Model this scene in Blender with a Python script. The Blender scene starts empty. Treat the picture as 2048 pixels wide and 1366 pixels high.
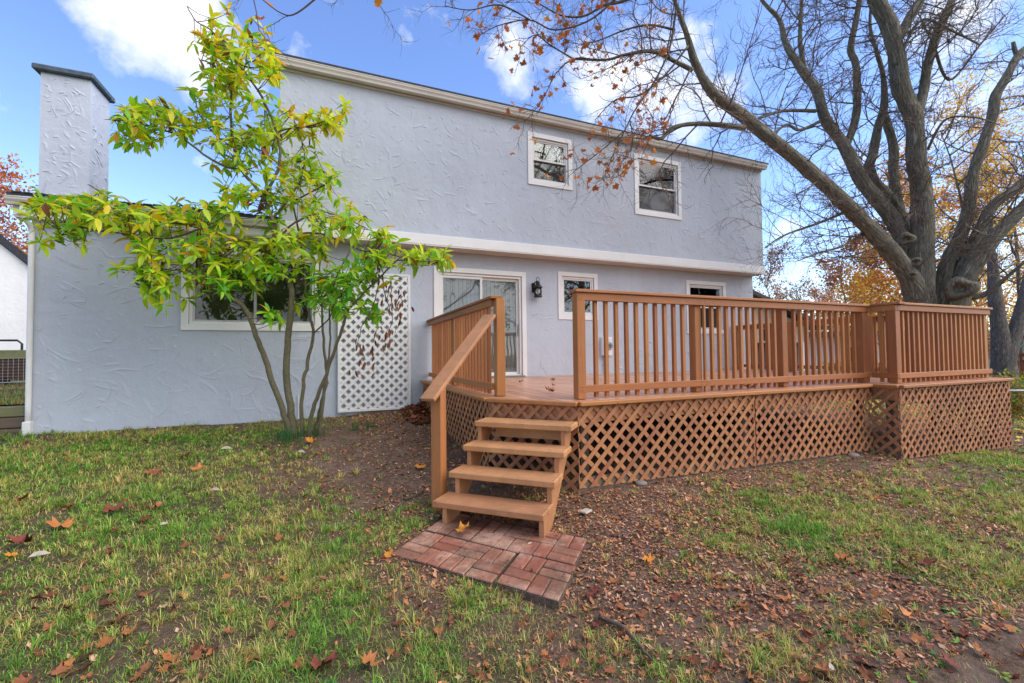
import bpy, math, random
import numpy as np
from mathutils import Vector, noise as mnoise
random.seed(7); rng = np.random.default_rng(11)
SC = bpy.context.scene
COL = SC.collection
# ------------------------------------------------------------------ camera
CAMH = 1.55
FPX, YAW, PIT, ROL = 860.77, .39143, .0284, -.01165        # fitted on 2048 x 1366
_F = np.array([math.sin(YAW)*math.cos(PIT), math.cos(YAW)*math.cos(PIT), math.sin(PIT)])
_R = np.cross(_F, [0, 0, 1.]); _R /= np.linalg.norm(_R); _U = np.cross(_R, _F)
_R, _U = _R*math.cos(ROL)+_U*math.sin(ROL), -_R*math.sin(ROL)+_U*math.cos(ROL)
CAM = np.array([0, 0, CAMH])
cd = bpy.data.cameras.new('camera'); cam = bpy.data.objects.new('camera', cd); COL.objects.link(cam)
from mathutils import Matrix
cam.matrix_world = Matrix(((_R[0], _U[0], -_F[0], 0), (_R[1], _U[1], -_F[1], 0), (_R[2], _U[2], -_F[2], CAMH), (0, 0, 0, 1)))
cd.sensor_width = 36; cd.lens = FPX/2048*36; cd.clip_start = .05; cd.clip_end = 3000
SC.camera = cam
def ray(u, v): return _F+(u-1024)/FPX*_R-(v-683)/FPX*_U
def at(u, v, t): return CAM+ray(u, v)*t                      # photo pixel + depth -> point
def onY(u, v, y): d = ray(u, v); return CAM+d*(y/d[1])
# ------------------------------------------------------------------ light
SUN_EL, SUN_AZ = math.radians(44), math.radians(124)          # azimuth from +Y towards +X
sv = Vector((math.sin(SUN_AZ)*math.cos(SUN_EL), math.cos(SUN_AZ)*math.cos(SUN_EL), math.sin(SUN_EL)))
sl = bpy.data.lights.new('sun', 'SUN'); sl.energy = 1.5; sl.angle = math.radians(70); sl.color = (1, .91, .78)
so = bpy.data.objects.new('sun', sl); COL.objects.link(so); so.rotation_euler = (-sv).to_track_quat('-Z', 'Y').to_euler()
W = bpy.data.worlds.new('World'); SC.world = W; W.use_nodes = True
wn = W.node_tree; wn.nodes.clear()
def N(nt, typ, **kw):
    n = nt.nodes.new(typ)
    for k, v in kw.items():
        if k in n.inputs.keys(): n.inputs[k].default_value = v
        else: setattr(n, k, v)
    return n
def L(nt, a, b): nt.links.new(a, b)
def math_n(nt, op, a, b=None, c=None, clamp=False):
    n = nt.nodes.new('ShaderNodeMath'); n.operation = op; n.use_clamp = clamp
    for i, x in enumerate((a, b, c)):
        if x is None: continue
        if isinstance(x, (int, float)): n.inputs[i].default_value = x
        else: nt.links.new(x, n.inputs[i])
    return n.outputs[0]
def mixc(nt, fac, a, b, mode='MIX'):
    n = nt.nodes.new('ShaderNodeMix'); n.data_type = 'RGBA'; n.blend_type = mode
    for sock, x in ((n.inputs[0], fac), (n.inputs[6], a), (n.inputs[7], b)):
        if isinstance(x, (int, float)): sock.default_value = x
        elif isinstance(x, tuple): sock.default_value = (*x, 1) if len(x) == 3 else x
        else: nt.links.new(x, sock)
    return n.outputs[2]
def ramp(nt, fac, stops, interp='LINEAR'):
    n = nt.nodes.new('ShaderNodeValToRGB'); n.color_ramp.interpolation = interp
    e = n.color_ramp.elements
    while len(e) < len(stops): e.new(.5)
    for el, (p, c) in zip(e, stops):
        el.position = p; el.color = (c, c, c, 1) if isinstance(c, (int, float)) else (*c, 1)
    nt.links.new(fac, n.inputs[0]); return n.outputs[0]
sky = N(wn, 'ShaderNodeTexSky', sky_type='NISHITA', sun_disc=False, sun_elevation=SUN_EL, sun_rotation=SUN_AZ, altitude=100, air_density=1.0, dust_density=.25, ozone_density=2.0)
hs = N(wn, 'ShaderNodeHueSaturation', Saturation=1.12, Value=1.55, Hue=.512); L(wn, sky.outputs[0], hs.inputs['Color'])
tc = N(wn, 'ShaderNodeTexCoord')
CLOUDS = [(330, 40, 6, .26), (250, -10, 5, .2), (430, 90, 4, .22), (350, 110, 3, .15), (1020, 130, 3.6, .30), (1060, 60, 3.6, .25), (1040, 180, 2.5, .2), (1250, 100, 7, .26), (1180, 190, 5, .25), (1380, 130, 6, .25), (1440, 200, 3.5, .2), (1330, 220, 5, .2), (815, 75, 1.6, .24), (1980, 30, 7, .24), (1880, 60, 4, .12), (1650, 590, 7, .22), (1560, 560, 4, .15), (1570, 440, 3, .16), (1720, 330, 5, .14), (385, 185, 1.6, .22), (397, 328, 1.2, .2), (1990, 220, 5, .1)]
nz1 = N(wn, 'ShaderNodeTexNoise', Scale=3.2, Detail=9.0, Roughness=.56, Distortion=.2); L(wn, tc.outputs['Generated'], nz1.inputs['Vector'])
nz2 = N(wn, 'ShaderNodeTexNoise', Scale=11.0, Detail=8.0, Roughness=.6); L(wn, tc.outputs['Generated'], nz2.inputs['Vector'])
blob = None
for (u, v, rad, amp) in CLOUDS:
    d = ray(u, v); d = d/np.linalg.norm(d)
    dp = N(wn, 'ShaderNodeVectorMath', operation='DOT_PRODUCT'); L(wn, tc.outputs['Generated'], dp.inputs[0]); dp.inputs[1].default_value = tuple(d)
    k = 1-math.cos(math.radians(rad))
    e = math_n(wn, 'EXPONENT', math_n(wn, 'DIVIDE', math_n(wn, 'SUBTRACT', dp.outputs['Value'], 1.0), k*.8))
    e = math_n(wn, 'MULTIPLY', e, amp*.8)
    blob = e if blob is None else math_n(wn, 'ADD', blob, e)
den = math_n(wn, 'ADD', math_n(wn, 'MULTIPLY', nz1.outputs[0], .75), math_n(wn, 'MULTIPLY', nz2.outputs[0], .72))
sx = N(wn, 'ShaderNodeSeparateXYZ'); L(wn, tc.outputs['Generated'], sx.inputs[0])   # the cloud bank behind the camera that the panes mirror
bank = math_n(wn, 'MULTIPLY', math_n(wn, 'MULTIPLY', math_n(wn, 'ADD', sx.outputs['Y'], .05), -.42, clamp=True), 1.0)
den = math_n(wn, 'ADD', math_n(wn, 'ADD', math_n(wn, 'SUBTRACT', den, .245), blob), bank)
mask = ramp(wn, den, [(.59, 0.0), (.70, .38), (.88, .96)])
sh = ramp(wn, nz2.outputs[0], [(.3, (4.9, 5.2, 6.0)), (.65, (6.6, 6.6, 6.7))])
skyc = mixc(wn, mask, hs.outputs[0], sh)
bg = N(wn, 'ShaderNodeBackground', Strength=.07); L(wn, skyc, bg.inputs['Color'])
wo = N(wn, 'ShaderNodeOutputWorld'); L(wn, bg.outputs[0], wo.inputs['Surface'])
SC.view_settings.view_transform = 'Standard'; SC.view_settings.look = 'None'
SC.view_settings.exposure = 1.62; SC.view_settings.gamma = 1.0; SC.view_settings.use_curve_mapping = False
SC.cycles.use_denoising = True
try: SC.cycles.denoiser = 'OPENIMAGEDENOISE'
except Exception: pass
SC.cycles.max_bounces = 8; SC.cycles.transparent_max_bounces = 16; SC.cycles.caustics_reflective = False; SC.cycles.caustics_refractive = False

# ------------------------------------------------------------------ helpers
WL = {}
def lin(r, g, b, k=1.0):
    f = lambda c: (c/255/12.92 if c <= 10.3 else ((c/255+.055)/1.055)**2.4)*k
    return (f(r), f(g), f(b))
def empty(name, loc, parent=None, label=None, cat=None, group=None, kind=None):
    o = bpy.data.objects.new(name, None); COL.objects.link(o); o.empty_display_size = .2
    base = WL[parent.name] if parent else np.zeros(3)
    loc = np.array(loc, float); o.location = loc-base; o.parent = parent; WL[o.name] = loc
    tag(o, label, cat, group, kind); return o
def tag(o, label=None, cat=None, group=None, kind=None):
    if label: o['label'] = label
    if cat: o['category'] = cat
    if group: o['group'] = group
    if kind: o['kind'] = kind
    return o
class MB:
    def __init__(s): s.v = []; s.f = []; s.uv = None
    def add(s, vs, fs):
        k = len(s.v); s.v.extend([tuple(map(float, p)) for p in vs]); s.f.extend([tuple(i+k for i in f) for f in fs]); return s
    def box(s, a, b):
        (x0, y0, z0), (x1, y1, z1) = a, b
        return s.add([(x0, y0, z0), (x1, y0, z0), (x1, y1, z0), (x0, y1, z0), (x0, y0, z1), (x1, y0, z1), (x1, y1, z1), (x0, y1, z1)],
                     [(0, 3, 2, 1), (4, 5, 6, 7), (0, 1, 5, 4), (1, 2, 6, 5), (2, 3, 7, 6), (3, 0, 4, 7)])
    def prism(s, poly, d):                                       # planar polygon (3d pts) extruded by vector d
        n = len(poly); d = np.array(d, float); P = [np.array(p, float) for p in poly]
        return s.add(P+[p+d for p in P], [tuple(range(n))[::-1], tuple(range(n, 2*n))]+[(i, (i+1) % n, (i+1) % n+n, i+n) for i in range(n)])
    def bar(s, a, b, w, h, up=(0, 0, 1)):                         # box of section w x h between two points
        a = np.array(a, float); b = np.array(b, float); t = b-a; t /= np.linalg.norm(t)
        sd = np.cross(t, up); sd /= np.linalg.norm(sd); u2 = np.cross(sd, t)
        c = [sd*w/2*i+u2*h/2*j for i, j in ((-1, -1), (1, -1), (1, 1), (-1, 1))]
        return s.add([a+x for x in c]+[b+x for x in c], [(0, 3, 2, 1)[::-1], (4, 5, 6, 7)[::-1]]+[(i, i+4, (i+1) % 4+4, (i+1) % 4) for i in range(4)])
    def lathe(s, c, prof, n=16):
        vs = []; fs = []
        for r, z in prof:
            for i in range(n):
                a = 2*math.pi*i/n; vs.append((c[0]+r*math.cos(a), c[1]+r*math.sin(a), c[2]+z))
        for k in range(len(prof)-1):
            for i in range(n):
                j = (i+1) % n; fs.append((k*n+i, k*n+j, (k+1)*n+j, (k+1)*n+i))
        fs.append(tuple(range(n))[::-1]); m = (len(prof)-1)*n; fs.append(tuple(range(m, m+n)))
        return s.add(vs, fs)
    def tube(s, pts, rad, n=8, cap=True, uvs=None):
        P = np.array(pts, float); m = len(P)
        if np.isscalar(rad): rad = [rad]*m
        T = np.gradient(P, axis=0); T /= np.linalg.norm(T, axis=1)[:, None]+1e-12
        ref = np.array([0, 0, 1.]) if abs(T[0][2]) < .9 else np.array([1., 0, 0])
        nx = np.cross(T[0], ref); nx /= np.linalg.norm(nx); vs = []; fs = []
        ang = np.arange(n)*2*math.pi/n
        for i in range(m):
            nx = nx-T[i]*(nx@T[i]); nx /= np.linalg.norm(nx)+1e-12; ny = np.cross(T[i], nx)
            ring = P[i]+rad[i]*(np.cos(ang)[:, None]*nx+np.sin(ang)[:, None]*ny); vs.extend(ring)
        for k in range(m-1):
            for i in range(n):
                j = (i+1) % n; fs.append((k*n+i, k*n+j, (k+1)*n+j, (k+1)*n+i))
        if cap and n > 2: fs.append(tuple(range(n))[::-1]); fs.append(tuple(range((m-1)*n, m*n)))
        return s.add(vs, fs)
    def mesh(s, name, off=(0, 0, 0), smooth=False):
        me = bpy.data.meshes.new(name); o = np.array(off)
        me.from_pydata((np.array(s.v)-o).tolist(), [], s.f); me.validate(); me.update()
        if smooth: me.polygons.foreach_set('use_smooth', [True]*len(me.polygons))
        return me
    def build(s, name, mat, parent=None, smooth=False, loc=None, bevel=0, **kw):
        if loc is None:
            a = np.array(s.v); loc = (a.min(0)+a.max(0))/2; loc[2] = a[:, 2].min()
        me = s.mesh(name, loc, smooth); return link(name, me, mat, parent, loc, bevel=bevel, **kw)
def link(name, me, mat, parent=None, loc=(0, 0, 0), rot=None, bevel=0, scale=None, **kw):
    o = bpy.data.objects.new(name, me); COL.objects.link(o)
    base = WL[parent.name] if parent else np.zeros(3)
    o.parent = parent; o.location = np.array(loc, float)-base; WL[o.name] = np.array(loc, float)
    if rot is not None: o.rotation_euler = rot
    if scale is not None: o.scale = (scale,)*3 if np.isscalar(scale) else scale
    if mat and not me.materials: me.materials.append(mat)
    if bevel:
        m = o.modifiers.new('bevel', 'BEVEL'); m.width = bevel; m.segments = 1; m.limit_method = 'ANGLE'
    tag(o, **kw); return o
def np_mesh(name, V, Fq, col=None, nper=4, smooth=False):
    """fast mesh from numpy: V (n,3), faces (m,nper), optional point colours"""
    me = bpy.data.meshes.new(name); V = np.ascontiguousarray(V, np.float32); Fq = np.ascontiguousarray(Fq, np.int32)
    me.vertices.add(len(V)); me.vertices.foreach_set('co', V.ravel())
    me.loops.add(Fq.size); me.loops.foreach_set('vertex_index', Fq.ravel())
    me.polygons.add(len(Fq)); me.polygons.foreach_set('loop_start', np.arange(len(Fq), dtype=np.int32)*nper)
    if smooth: me.polygons.foreach_set('use_smooth', np.ones(len(Fq), bool))
    me.update(calc_edges=True)
    if col is not None:
        c = np.ones((len(V), 4), np.float32); c[:, :3] = col
        a = me.color_attributes.new('Col', 'FLOAT_COLOR', 'POINT'); a.data.foreach_set('color', c.ravel())
    return me
def vnoise(x, y, seed=0):
    """smooth value noise on numpy arrays, about -1..1"""
    xi = np.floor(x).astype(np.int64); yi = np.floor(y).astype(np.int64); fx = x-xi; fy = y-yi
    fx = fx*fx*(3-2*fx); fy = fy*fy*(3-2*fy)
    def h(a, b):
        n = (a*374761393+b*668265263+seed*974711) & 0xffffffff; n = ((n ^ (n >> 13))*1274126177) & 0xffffffff
        return ((n ^ (n >> 16)) & 0xffff)/32767.5-1
    return (h(xi, yi)*(1-fx)+h(xi+1, yi)*fx)*(1-fy)+(h(xi, yi+1)*(1-fx)+h(xi+1, yi+1)*fx)*fy
def fbm(x, y, o=4, seed=0):
    s = 0; a = 1; t = 0
    for i in range(o): s = s+a*vnoise(x*2**i, y*2**i, seed+i); t += a; a *= .5
    return s/t

# ------------------------------------------------------------------ materials
def newmat(name):
    m = bpy.data.materials.new(name); m.use_nodes = True; nt = m.node_tree
    return m, nt, nt.nodes['Principled BSDF']
def bump(nt, b, h, strength=.3, dist=.02, prev=None):
    n = nt.nodes.new('ShaderNodeBump'); n.inputs['Strength'].default_value = strength; n.inputs['Distance'].default_value = dist
    nt.links.new(h, n.inputs['Height'])
    if prev: nt.links.new(prev, n.inputs['Normal'])
    nt.links.new(n.outputs[0], b.inputs['Normal']); return n.outputs[0]
def coords(nt, kind='Object', scale=(1, 1, 1), rot=(0, 0, 0)):
    t = nt.nodes.new('ShaderNodeTexCoord'); mp = nt.nodes.new('ShaderNodeMapping')
    mp.inputs['Scale'].default_value = scale; mp.inputs['Rotation'].default_value = rot
    nt.links.new(t.outputs[kind], mp.inputs['Vector']); return mp.outputs[0]
def noise_n(nt, vec, scale, detail=4, rough=.55, dist=0):
    n = N(nt, 'ShaderNodeTexNoise', Scale=scale, Detail=detail, Roughness=rough, Distortion=dist)
    if vec is not None: nt.links.new(vec, n.inputs['Vector'])
    return n.outputs[0]
def geo_pos(nt):
    g = nt.nodes.new('ShaderNodeNewGeometry'); return g.outputs['Position']
def flat(name, col, rough=.6, var=.12, scale=6, metal=0, bmp=0, spec=.4):
    m, nt, b = newmat(name)
    n = noise_n(nt, geo_pos(nt), scale, 5)
    a = tuple(c*(1-var) for c in col); c2 = tuple(min(1, c*(1+var)) for c in col)
    L(nt, ramp(nt, n, [(.3, a), (.7, c2)]), b.inputs['Base Color']); b.inputs['Roughness'].default_value = rough; b.inputs['Metallic'].default_value = metal
    b.inputs['Specular IOR Level'].default_value = spec
    if bmp: bump(nt, b, noise_n(nt, geo_pos(nt), scale*8, 4), bmp, .01)
    return m
def stucco_mat(name, col):
    m, nt, b = newmat(name); p = geo_pos(nt)
    big = noise_n(nt, p, .7, 4); mid = noise_n(nt, p, 5, 5, .6)
    c = mixc(nt, ramp(nt, big, [(.35, 0.), (.65, 1.)]), tuple(x*.94 for x in col), tuple(x*1.04 for x in col))
    c = mixc(nt, math_n(nt, 'MULTIPLY', ramp(nt, mid, [(.35, 1.), (.6, 0.)]), .10), c, tuple(x*.7 for x in col))
    mpz = nt.nodes.new('ShaderNodeMapping'); L(nt, p, mpz.inputs['Vector']); mpz.inputs['Scale'].default_value = (5, 5, .35)
    c = mixc(nt, math_n(nt, 'MULTIPLY', ramp(nt, noise_n(nt, mpz.outputs[0], 1.0, 5, .6), [(.5, 0.), (.72, 1.)]), .16), c, tuple(x*.72 for x in col))
    L(nt, c, b.inputs['Base Color']); b.inputs['Roughness'].default_value = .75; b.inputs['Specular IOR Level'].default_value = .25
    vo = N(nt, 'ShaderNodeTexVoronoi', feature='SMOOTH_F1', Scale=2.4, Smoothness=.35)
    wv = N(nt, 'ShaderNodeVectorMath', operation='ADD'); nn = N(nt, 'ShaderNodeTexNoise', Scale=2.0, Detail=3.0); L(nt, p, nn.inputs['Vector'])
    L(nt, p, wv.inputs[0]); L(nt, nn.outputs['Color'], wv.inputs[1]); L(nt, wv.outputs[0], vo.inputs['Vector'])
    h = math_n(nt, 'ADD', math_n(nt, 'MULTIPLY', vo.outputs['Distance'], .5), math_n(nt, 'MULTIPLY', noise_n(nt, p, 9, 5, .6), .6))
    n1 = bump(nt, b, h, .5, .03); bump(nt, b, noise_n(nt, p, 60, 3), .12, .01, n1)
    return m
M = {}
M['stucco'] = stucco_mat('stucco', lin(188, 195, 206))
M['stucco_white'] = stucco_mat('stucco_white', lin(238, 238, 236))
M['white'] = flat('white_paint', (.78, .78, .77), .45, .04, 3)
M['vinyl'] = flat('white_vinyl', (.74, .74, .73), .35, .03, 3)
M['gutter'] = flat('cream_gutter', (.66, .62, .565), .4, .06, 2)
M['shingle'] = flat('dark_shingle', (.045, .047, .055), .9, .35, 14, bmp=.5)
M['slate'] = flat('slate_cap', (.075, .10, .125), .7, .25, 9, bmp=.3)
M['metal'] = flat('grey_metal', (.45, .45, .45), .4, .1, 8, metal=.6)
M['black'] = flat('black_metal', (.02, .018, .017), .45, .2, 20)
M['dark'] = flat('dark_room', (.012, .013, .016), .9, .1)
M['screen'] = flat('insect_screen', (.05, .052, .056), .8, .1, 30)
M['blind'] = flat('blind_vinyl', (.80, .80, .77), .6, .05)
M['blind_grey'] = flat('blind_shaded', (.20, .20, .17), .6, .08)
M['concrete'] = flat('concrete', (.22, .195, .17), .9, .2, 12, bmp=.3)
def wood(name, col, grain, rough=.55, wet=0, dirt=.25):
    m, nt, b = newmat(name)
    oi = nt.nodes.new('ShaderNodeObjectInfo'); p = geo_pos(nt)
    sc = {'X': (1.2, 26, 26), 'Y': (26, 1.2, 26), 'Z': (26, 26, 1.2), 'D': (7, 7, 7)}[grain]
    mp = nt.nodes.new('ShaderNodeMapping'); L(nt, p, mp.inputs['Vector']); mp.inputs['Scale'].default_value = sc
    av = N(nt, 'ShaderNodeVectorMath', operation='ADD'); L(nt, mp.outputs[0], av.inputs[0])
    cb = nt.nodes.new('ShaderNodeCombineXYZ'); s10 = math_n(nt, 'MULTIPLY', oi.outputs['Random'], 37.0)
    for i in range(3): L(nt, s10, cb.inputs[i])
    L(nt, cb.outputs[0], av.inputs[1])
    g = noise_n(nt, av.outputs[0], 1.0, 6, .62, .6)
    hv = N(nt, 'ShaderNodeHueSaturation'); base = mixc(nt, ramp(nt, g, [(.32, 0.), (.7, 1.)]), tuple(c*.86 for c in col), tuple(min(1, c*1.1) for c in col))
    L(nt, base, hv.inputs['Color']); L(nt, math_n(nt, 'ADD', math_n(nt, 'MULTIPLY', oi.outputs['Random'], .36), .82), hv.inputs['Value'])
    L(nt, math_n(nt, 'ADD', math_n(nt, 'MULTIPLY', oi.outputs['Random'], .012), .494), hv.inputs['Hue'])
    d = noise_n(nt, p, 2.2, 6, .65); d2 = noise_n(nt, p, 45, 3)
    dm = math_n(nt, 'MULTIPLY', ramp(nt, d, [(.48, 0.), (.7, 1.)]), dirt)
    c = mixc(nt, dm, hv.outputs[0], tuple(x*.55 for x in (col[0]*.8, col[1], col[2]*1.15)))
    c = mixc(nt, math_n(nt, 'MULTIPLY', ramp(nt, d2, [(.68, 0.), (.74, 1.)]), dirt*.9), c, (.06, .035, .025))
    kn = N(nt, 'ShaderNodeTexVoronoi', Scale=3.3); L(nt, p, kn.inputs['Vector'])
    c = mixc(nt, math_n(nt, 'MULTIPLY', ramp(nt, kn.outputs['Distance'], [(.035, 1.), (.06, 0.)]), .55), c, tuple(x*.35 for x in col))
    wr = noise_n(nt, p, 7, 6, .7); c = mixc(nt, math_n(nt, 'MULTIPLY', ramp(nt, wr, [(.58, 0.), (.72, 1.)]), dirt*.8), c, tuple(min(1, x*1.5+.04) for x in col))
    L(nt, c, b.inputs['Base Color']); b.inputs['Roughness'].default_value = rough; b.inputs['Specular IOR Level'].default_value = .35
    if wet:
        w = noise_n(nt, p, 1.1, 5, .6)
        L(nt, ramp(nt, w, [(.38, .28), (.62, rough)]), b.inputs['Roughness'])
        b.inputs['Coat Weight'].default_value = .15; b.inputs['Coat Roughness'].default_value = .12
    bump(nt, b, g, .25, .006); return m
PAINT = lin(168, 109, 64)
for ax in 'XYZD': M['wood'+ax] = wood('painted_wood_'+ax.lower(), PAINT, ax)
M['lattice'] = wood('painted_lattice', tuple(c*.9 for c in lin(180, 122, 84)), 'D', .6, 0, .5)
M['floor'] = wood('painted_floor', lin(198, 142, 106), 'Y', .45, 1, .25)
M['tread'] = wood('painted_tread', lin(186, 133, 90), 'D', .5, 0, .35)
M['weathered'] = wood('weathered_timber', (.16, .12, .085), 'X', .85, 0, .6)
M['weathered2'] = wood('mossy_timber', (.19, .19, .09), 'X', .85, 0, .6)
M['cedar'] = wood('cedar_red', lin(150, 82, 52), 'Z', .7, 0, .4)
def brick_mat():
    m, nt, b = newmat('red_brick'); oi = nt.nodes.new('ShaderNodeObjectInfo'); p = geo_pos(nt)
    c = ramp(nt, oi.outputs['Random'], [(0, lin(136, 76, 56)), (.3, lin(158, 98, 74)), (.6, lin(140, 92, 70)), (.8, lin(164, 112, 86)), (1, lin(116, 80, 60))])
    n = noise_n(nt, p, 3.2, 6, .6); c = mixc(nt, math_n(nt, 'MULTIPLY', ramp(nt, n, [(.46, 0.), (.62, 1.)]), .7), c, lin(192, 156, 132))
    n2 = noise_n(nt, p, 5, 5, .7); c = mixc(nt, math_n(nt, 'MULTIPLY', ramp(nt, n2, [(.46, 0.), (.64, 1.)]), .7), c, lin(92, 70, 48))
    n3 = noise_n(nt, p, 70, 3); c = mixc(nt, math_n(nt, 'MULTIPLY', ramp(nt, n3, [(.6, 0.), (.68, 1.)]), .6), c, (.03, .02, .016))
    L(nt, c, b.inputs['Base Color']); b.inputs['Roughness'].default_value = .7; bump(nt, b, noise_n(nt, p, 90, 4), .5, .006); return m
M['brick'] = brick_mat()
M['joint'] = flat('dirt_joint', (.11, .072, .05), .95, .4, 30)
def attr_mat(name, rough=.6, trans=0., spec=.3, vein=False):
    """leaf / grass: colour from the mesh's own colour attribute"""
    m, nt, b = newmat(name); a = N(nt, 'ShaderNodeVertexColor', layer_name='Col')
    n = noise_n(nt, geo_pos(nt), 25, 3); c = mixc(nt, math_n(nt, 'MULTIPLY', n, .2), a.outputs[0], (.06, .05, .02))
    L(nt, c, b.inputs['Base Color']); b.inputs['Roughness'].default_value = rough; b.inputs['Specular IOR Level'].default_value = spec
    if trans:
        t = nt.nodes.new('ShaderNodeBsdfTranslucent'); L(nt, mixc(nt, 1., a.outputs[0], (1.0, 1.0, .7), 'MULTIPLY'), t.inputs['Color'])
        mx = nt.nodes.new('ShaderNodeMixShader'); mx.inputs[0].default_value = trans
        L(nt, b.outputs[0], mx.inputs[1]); L(nt, t.outputs[0], mx.inputs[2]); L(nt, mx.outputs[0], nt.nodes['Material Output'].inputs['Surface'])
    return m
M['leafc'] = attr_mat('leaf', .42, .5, .4)
M['grassc'] = attr_mat('grass', .55, .25, .25)
M['litterc'] = attr_mat('litter', .75, 0, .2)
def bark_mat(name, c1, c2, c3, sc=(13, 13, 1.7), moss=.3, strength=.9, attr=True):
    m, nt, b = newmat(name); p = geo_pos(nt)
    src = N(nt, 'ShaderNodeAttribute', attribute_name='bk').outputs['Vector'] if attr else p
    mp = nt.nodes.new('ShaderNodeMapping'); L(nt, src, mp.inputs['Vector']); mp.inputs['Scale'].default_value = sc
    w = N(nt, 'ShaderNodeTexNoise', Scale=.8, Detail=4.0); L(nt, mp.outputs[0], w.inputs['Vector'])
    av = N(nt, 'ShaderNodeVectorMath', operation='ADD'); L(nt, mp.outputs[0], av.inputs[0]); L(nt, w.outputs['Color'], av.inputs[1])
    n = noise_n(nt, av.outputs[0], 2.0, 7, .62, .5); n2 = noise_n(nt, av.outputs[0], 5.0, 5, .65)
    rid = math_n(nt, 'ABSOLUTE', math_n(nt, 'SUBTRACT', n, .5)); fur = ramp(nt, rid, [(.0, 0.), (.045, .55), (.12, 1.)])
    h = math_n(nt, 'ADD', fur, math_n(nt, 'MULTIPLY', n2, .7))
    c = mixc(nt, fur, c1, c2); c = mixc(nt, ramp(nt, n2, [(.42, 0.), (.68, 1.)]), c, c3)
    g = noise_n(nt, p, 1.4, 5, .6); c = mixc(nt, math_n(nt, 'MULTIPLY', ramp(nt, g, [(.48, 0.), (.68, 1.)]), moss), c, (.11, .12, .065))
    L(nt, c, b.inputs['Base Color']); b.inputs['Roughness'].default_value = .9; b.inputs['Specular IOR Level'].default_value = .15
    bump(nt, b, h, strength, .03); return m
M['bark'] = bark_mat('maple_bark', (.10, .088, .066), (.30, .275, .21), (.40, .375, .30))
M['bark2'] = bark_mat('grey_bark', (.09, .08, .07), (.25, .22, .19), (.31, .28, .25), moss=.1)
M['stem'] = bark_mat('stem_bark', (.10, .085, .05), (.17, .15, .085), (.22, .20, .13), (14, 14, 9), .5, .35, False)
M['bark_world'] = bark_mat('scar_bark', (.10, .085, .06), (.25, .215, .155), (.33, .295, .225), (9, 9, 3), .3, .7, False)
M['twig'] = flat('twig', (.085, .062, .045), .85, .3, 10)
M['twig_pale'] = flat('twig_pale', (.16, .12, .09), .85, .3, 10)
def glass_mat(name, tint=(1, 1, 1), boost=1.0):
    m, nt, b = newmat(name); nt.nodes.remove(b)
    fr = N(nt, 'ShaderNodeFresnel', IOR=1.55); gl = N(nt, 'ShaderNodeBsdfGlossy', Roughness=.015); tr = nt.nodes.new('ShaderNodeBsdfTransparent')
    tr.inputs[0].default_value = (*tint, 1)
    nn = noise_n(nt, geo_pos(nt), 1.3, 2); bp = nt.nodes.new('ShaderNodeBump'); bp.inputs['Strength'].default_value = .05; bp.inputs['Distance'].default_value = .05
    L(nt, nn, bp.inputs['Height']); L(nt, bp.outputs[0], gl.inputs['Normal'])
    mx = nt.nodes.new('ShaderNodeMixShader'); L(nt, math_n(nt, 'MULTIPLY', fr.outputs[0], boost, clamp=True), mx.inputs[0]); L(nt, tr.outputs[0], mx.inputs[1]); L(nt, gl.outputs[0], mx.inputs[2])
    L(nt, mx.outputs[0], nt.nodes['Material Output'].inputs['Surface']); return m
M['glass'] = glass_mat('window_glass', (.92, .95, .94), 2.0)
M['glass_up'] = glass_mat('upper_glass', (.8, .84, .82), 1.25)
M['glass_clear'] = glass_mat('lantern_glass', (.95, .95, .93), 1.5)

# ------------------------------------------------------------------ ground
CP = np.array([(-4.2, 8.6, .44), (-2, 8.6, .43), (.2, 8.6, .43), (1.5, 8.5, .48), (3, 8.6, .45), (8, 8.6, .25), (11, 8.6, .1), (2.4, 3.85, .13), (3.3, 3.85, .13), (4.9, 3.85, .10), (5.8, 3.85, .085),
    (7.4, 3.85, .06), (7.6, 3.5, .0), (10.5, 3.5, -.11), (1.2, 3.4, .03), (.5, 3.3, .03), (1.6, 2.7, .02), (.8, 3.85, .045), (1.1, 3.75, .035), (1.5, 3.3, .03), (0, 0, -.03), (-4, 1, .02), (4, 0, -.06), (-4, 4, .2), (-8, 4, .2), (8, 1, -.15), (12, 0, -.25),
    (12.3, 5, -.1), (16, 5, -.3), (-.4, 7.2, .35), (-8, 8.6, .48), (-14, 9, .5), (20, 15, -.45), (0, -10, -.2), (15, -10, -.4), (-15, -5, .1), (30, 5, -.5), (-10, 20, .6), (10, 22, .1)])
def _phi(r2): return .5*r2*np.log(r2+1e-9)
_n = len(CP); _A = np.zeros((_n+3, _n+3)); _d2 = ((CP[:, None, :2]-CP[None, :, :2])**2).sum(-1)
_A[:_n, :_n] = _phi(_d2)+np.eye(_n)*.12; _A[:_n, _n] = 1; _A[:_n, _n+1:] = CP[:, :2]; _A[_n, :_n] = 1; _A[_n+1:, :_n] = CP[:, :2].T
_w = np.linalg.solve(_A, np.concatenate([CP[:, 2], np.zeros(3)]))
def ground0(x, y):
    x = np.asarray(x, float); y = np.asarray(y, float); z = _w[_n]+_w[_n+1]*x+_w[_n+2]*y
    for i in range(_n): z = z+_w[i]*_phi((x-CP[i, 0])**2+(y-CP[i, 1])**2)
    r = np.hypot(x-2, y-5); k = np.clip((r-16)/16, 0, 1); k = k*k*(3-2*k); return z*(1-k)+(-.25)*k
def micro(x, y): return .018*fbm(x*1.7, y*1.7, 3, 3)+.010*fbm(x*9, y*9, 3, 9)
def ground(x, y): return ground0(x, y)+micro(x, y)
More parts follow.
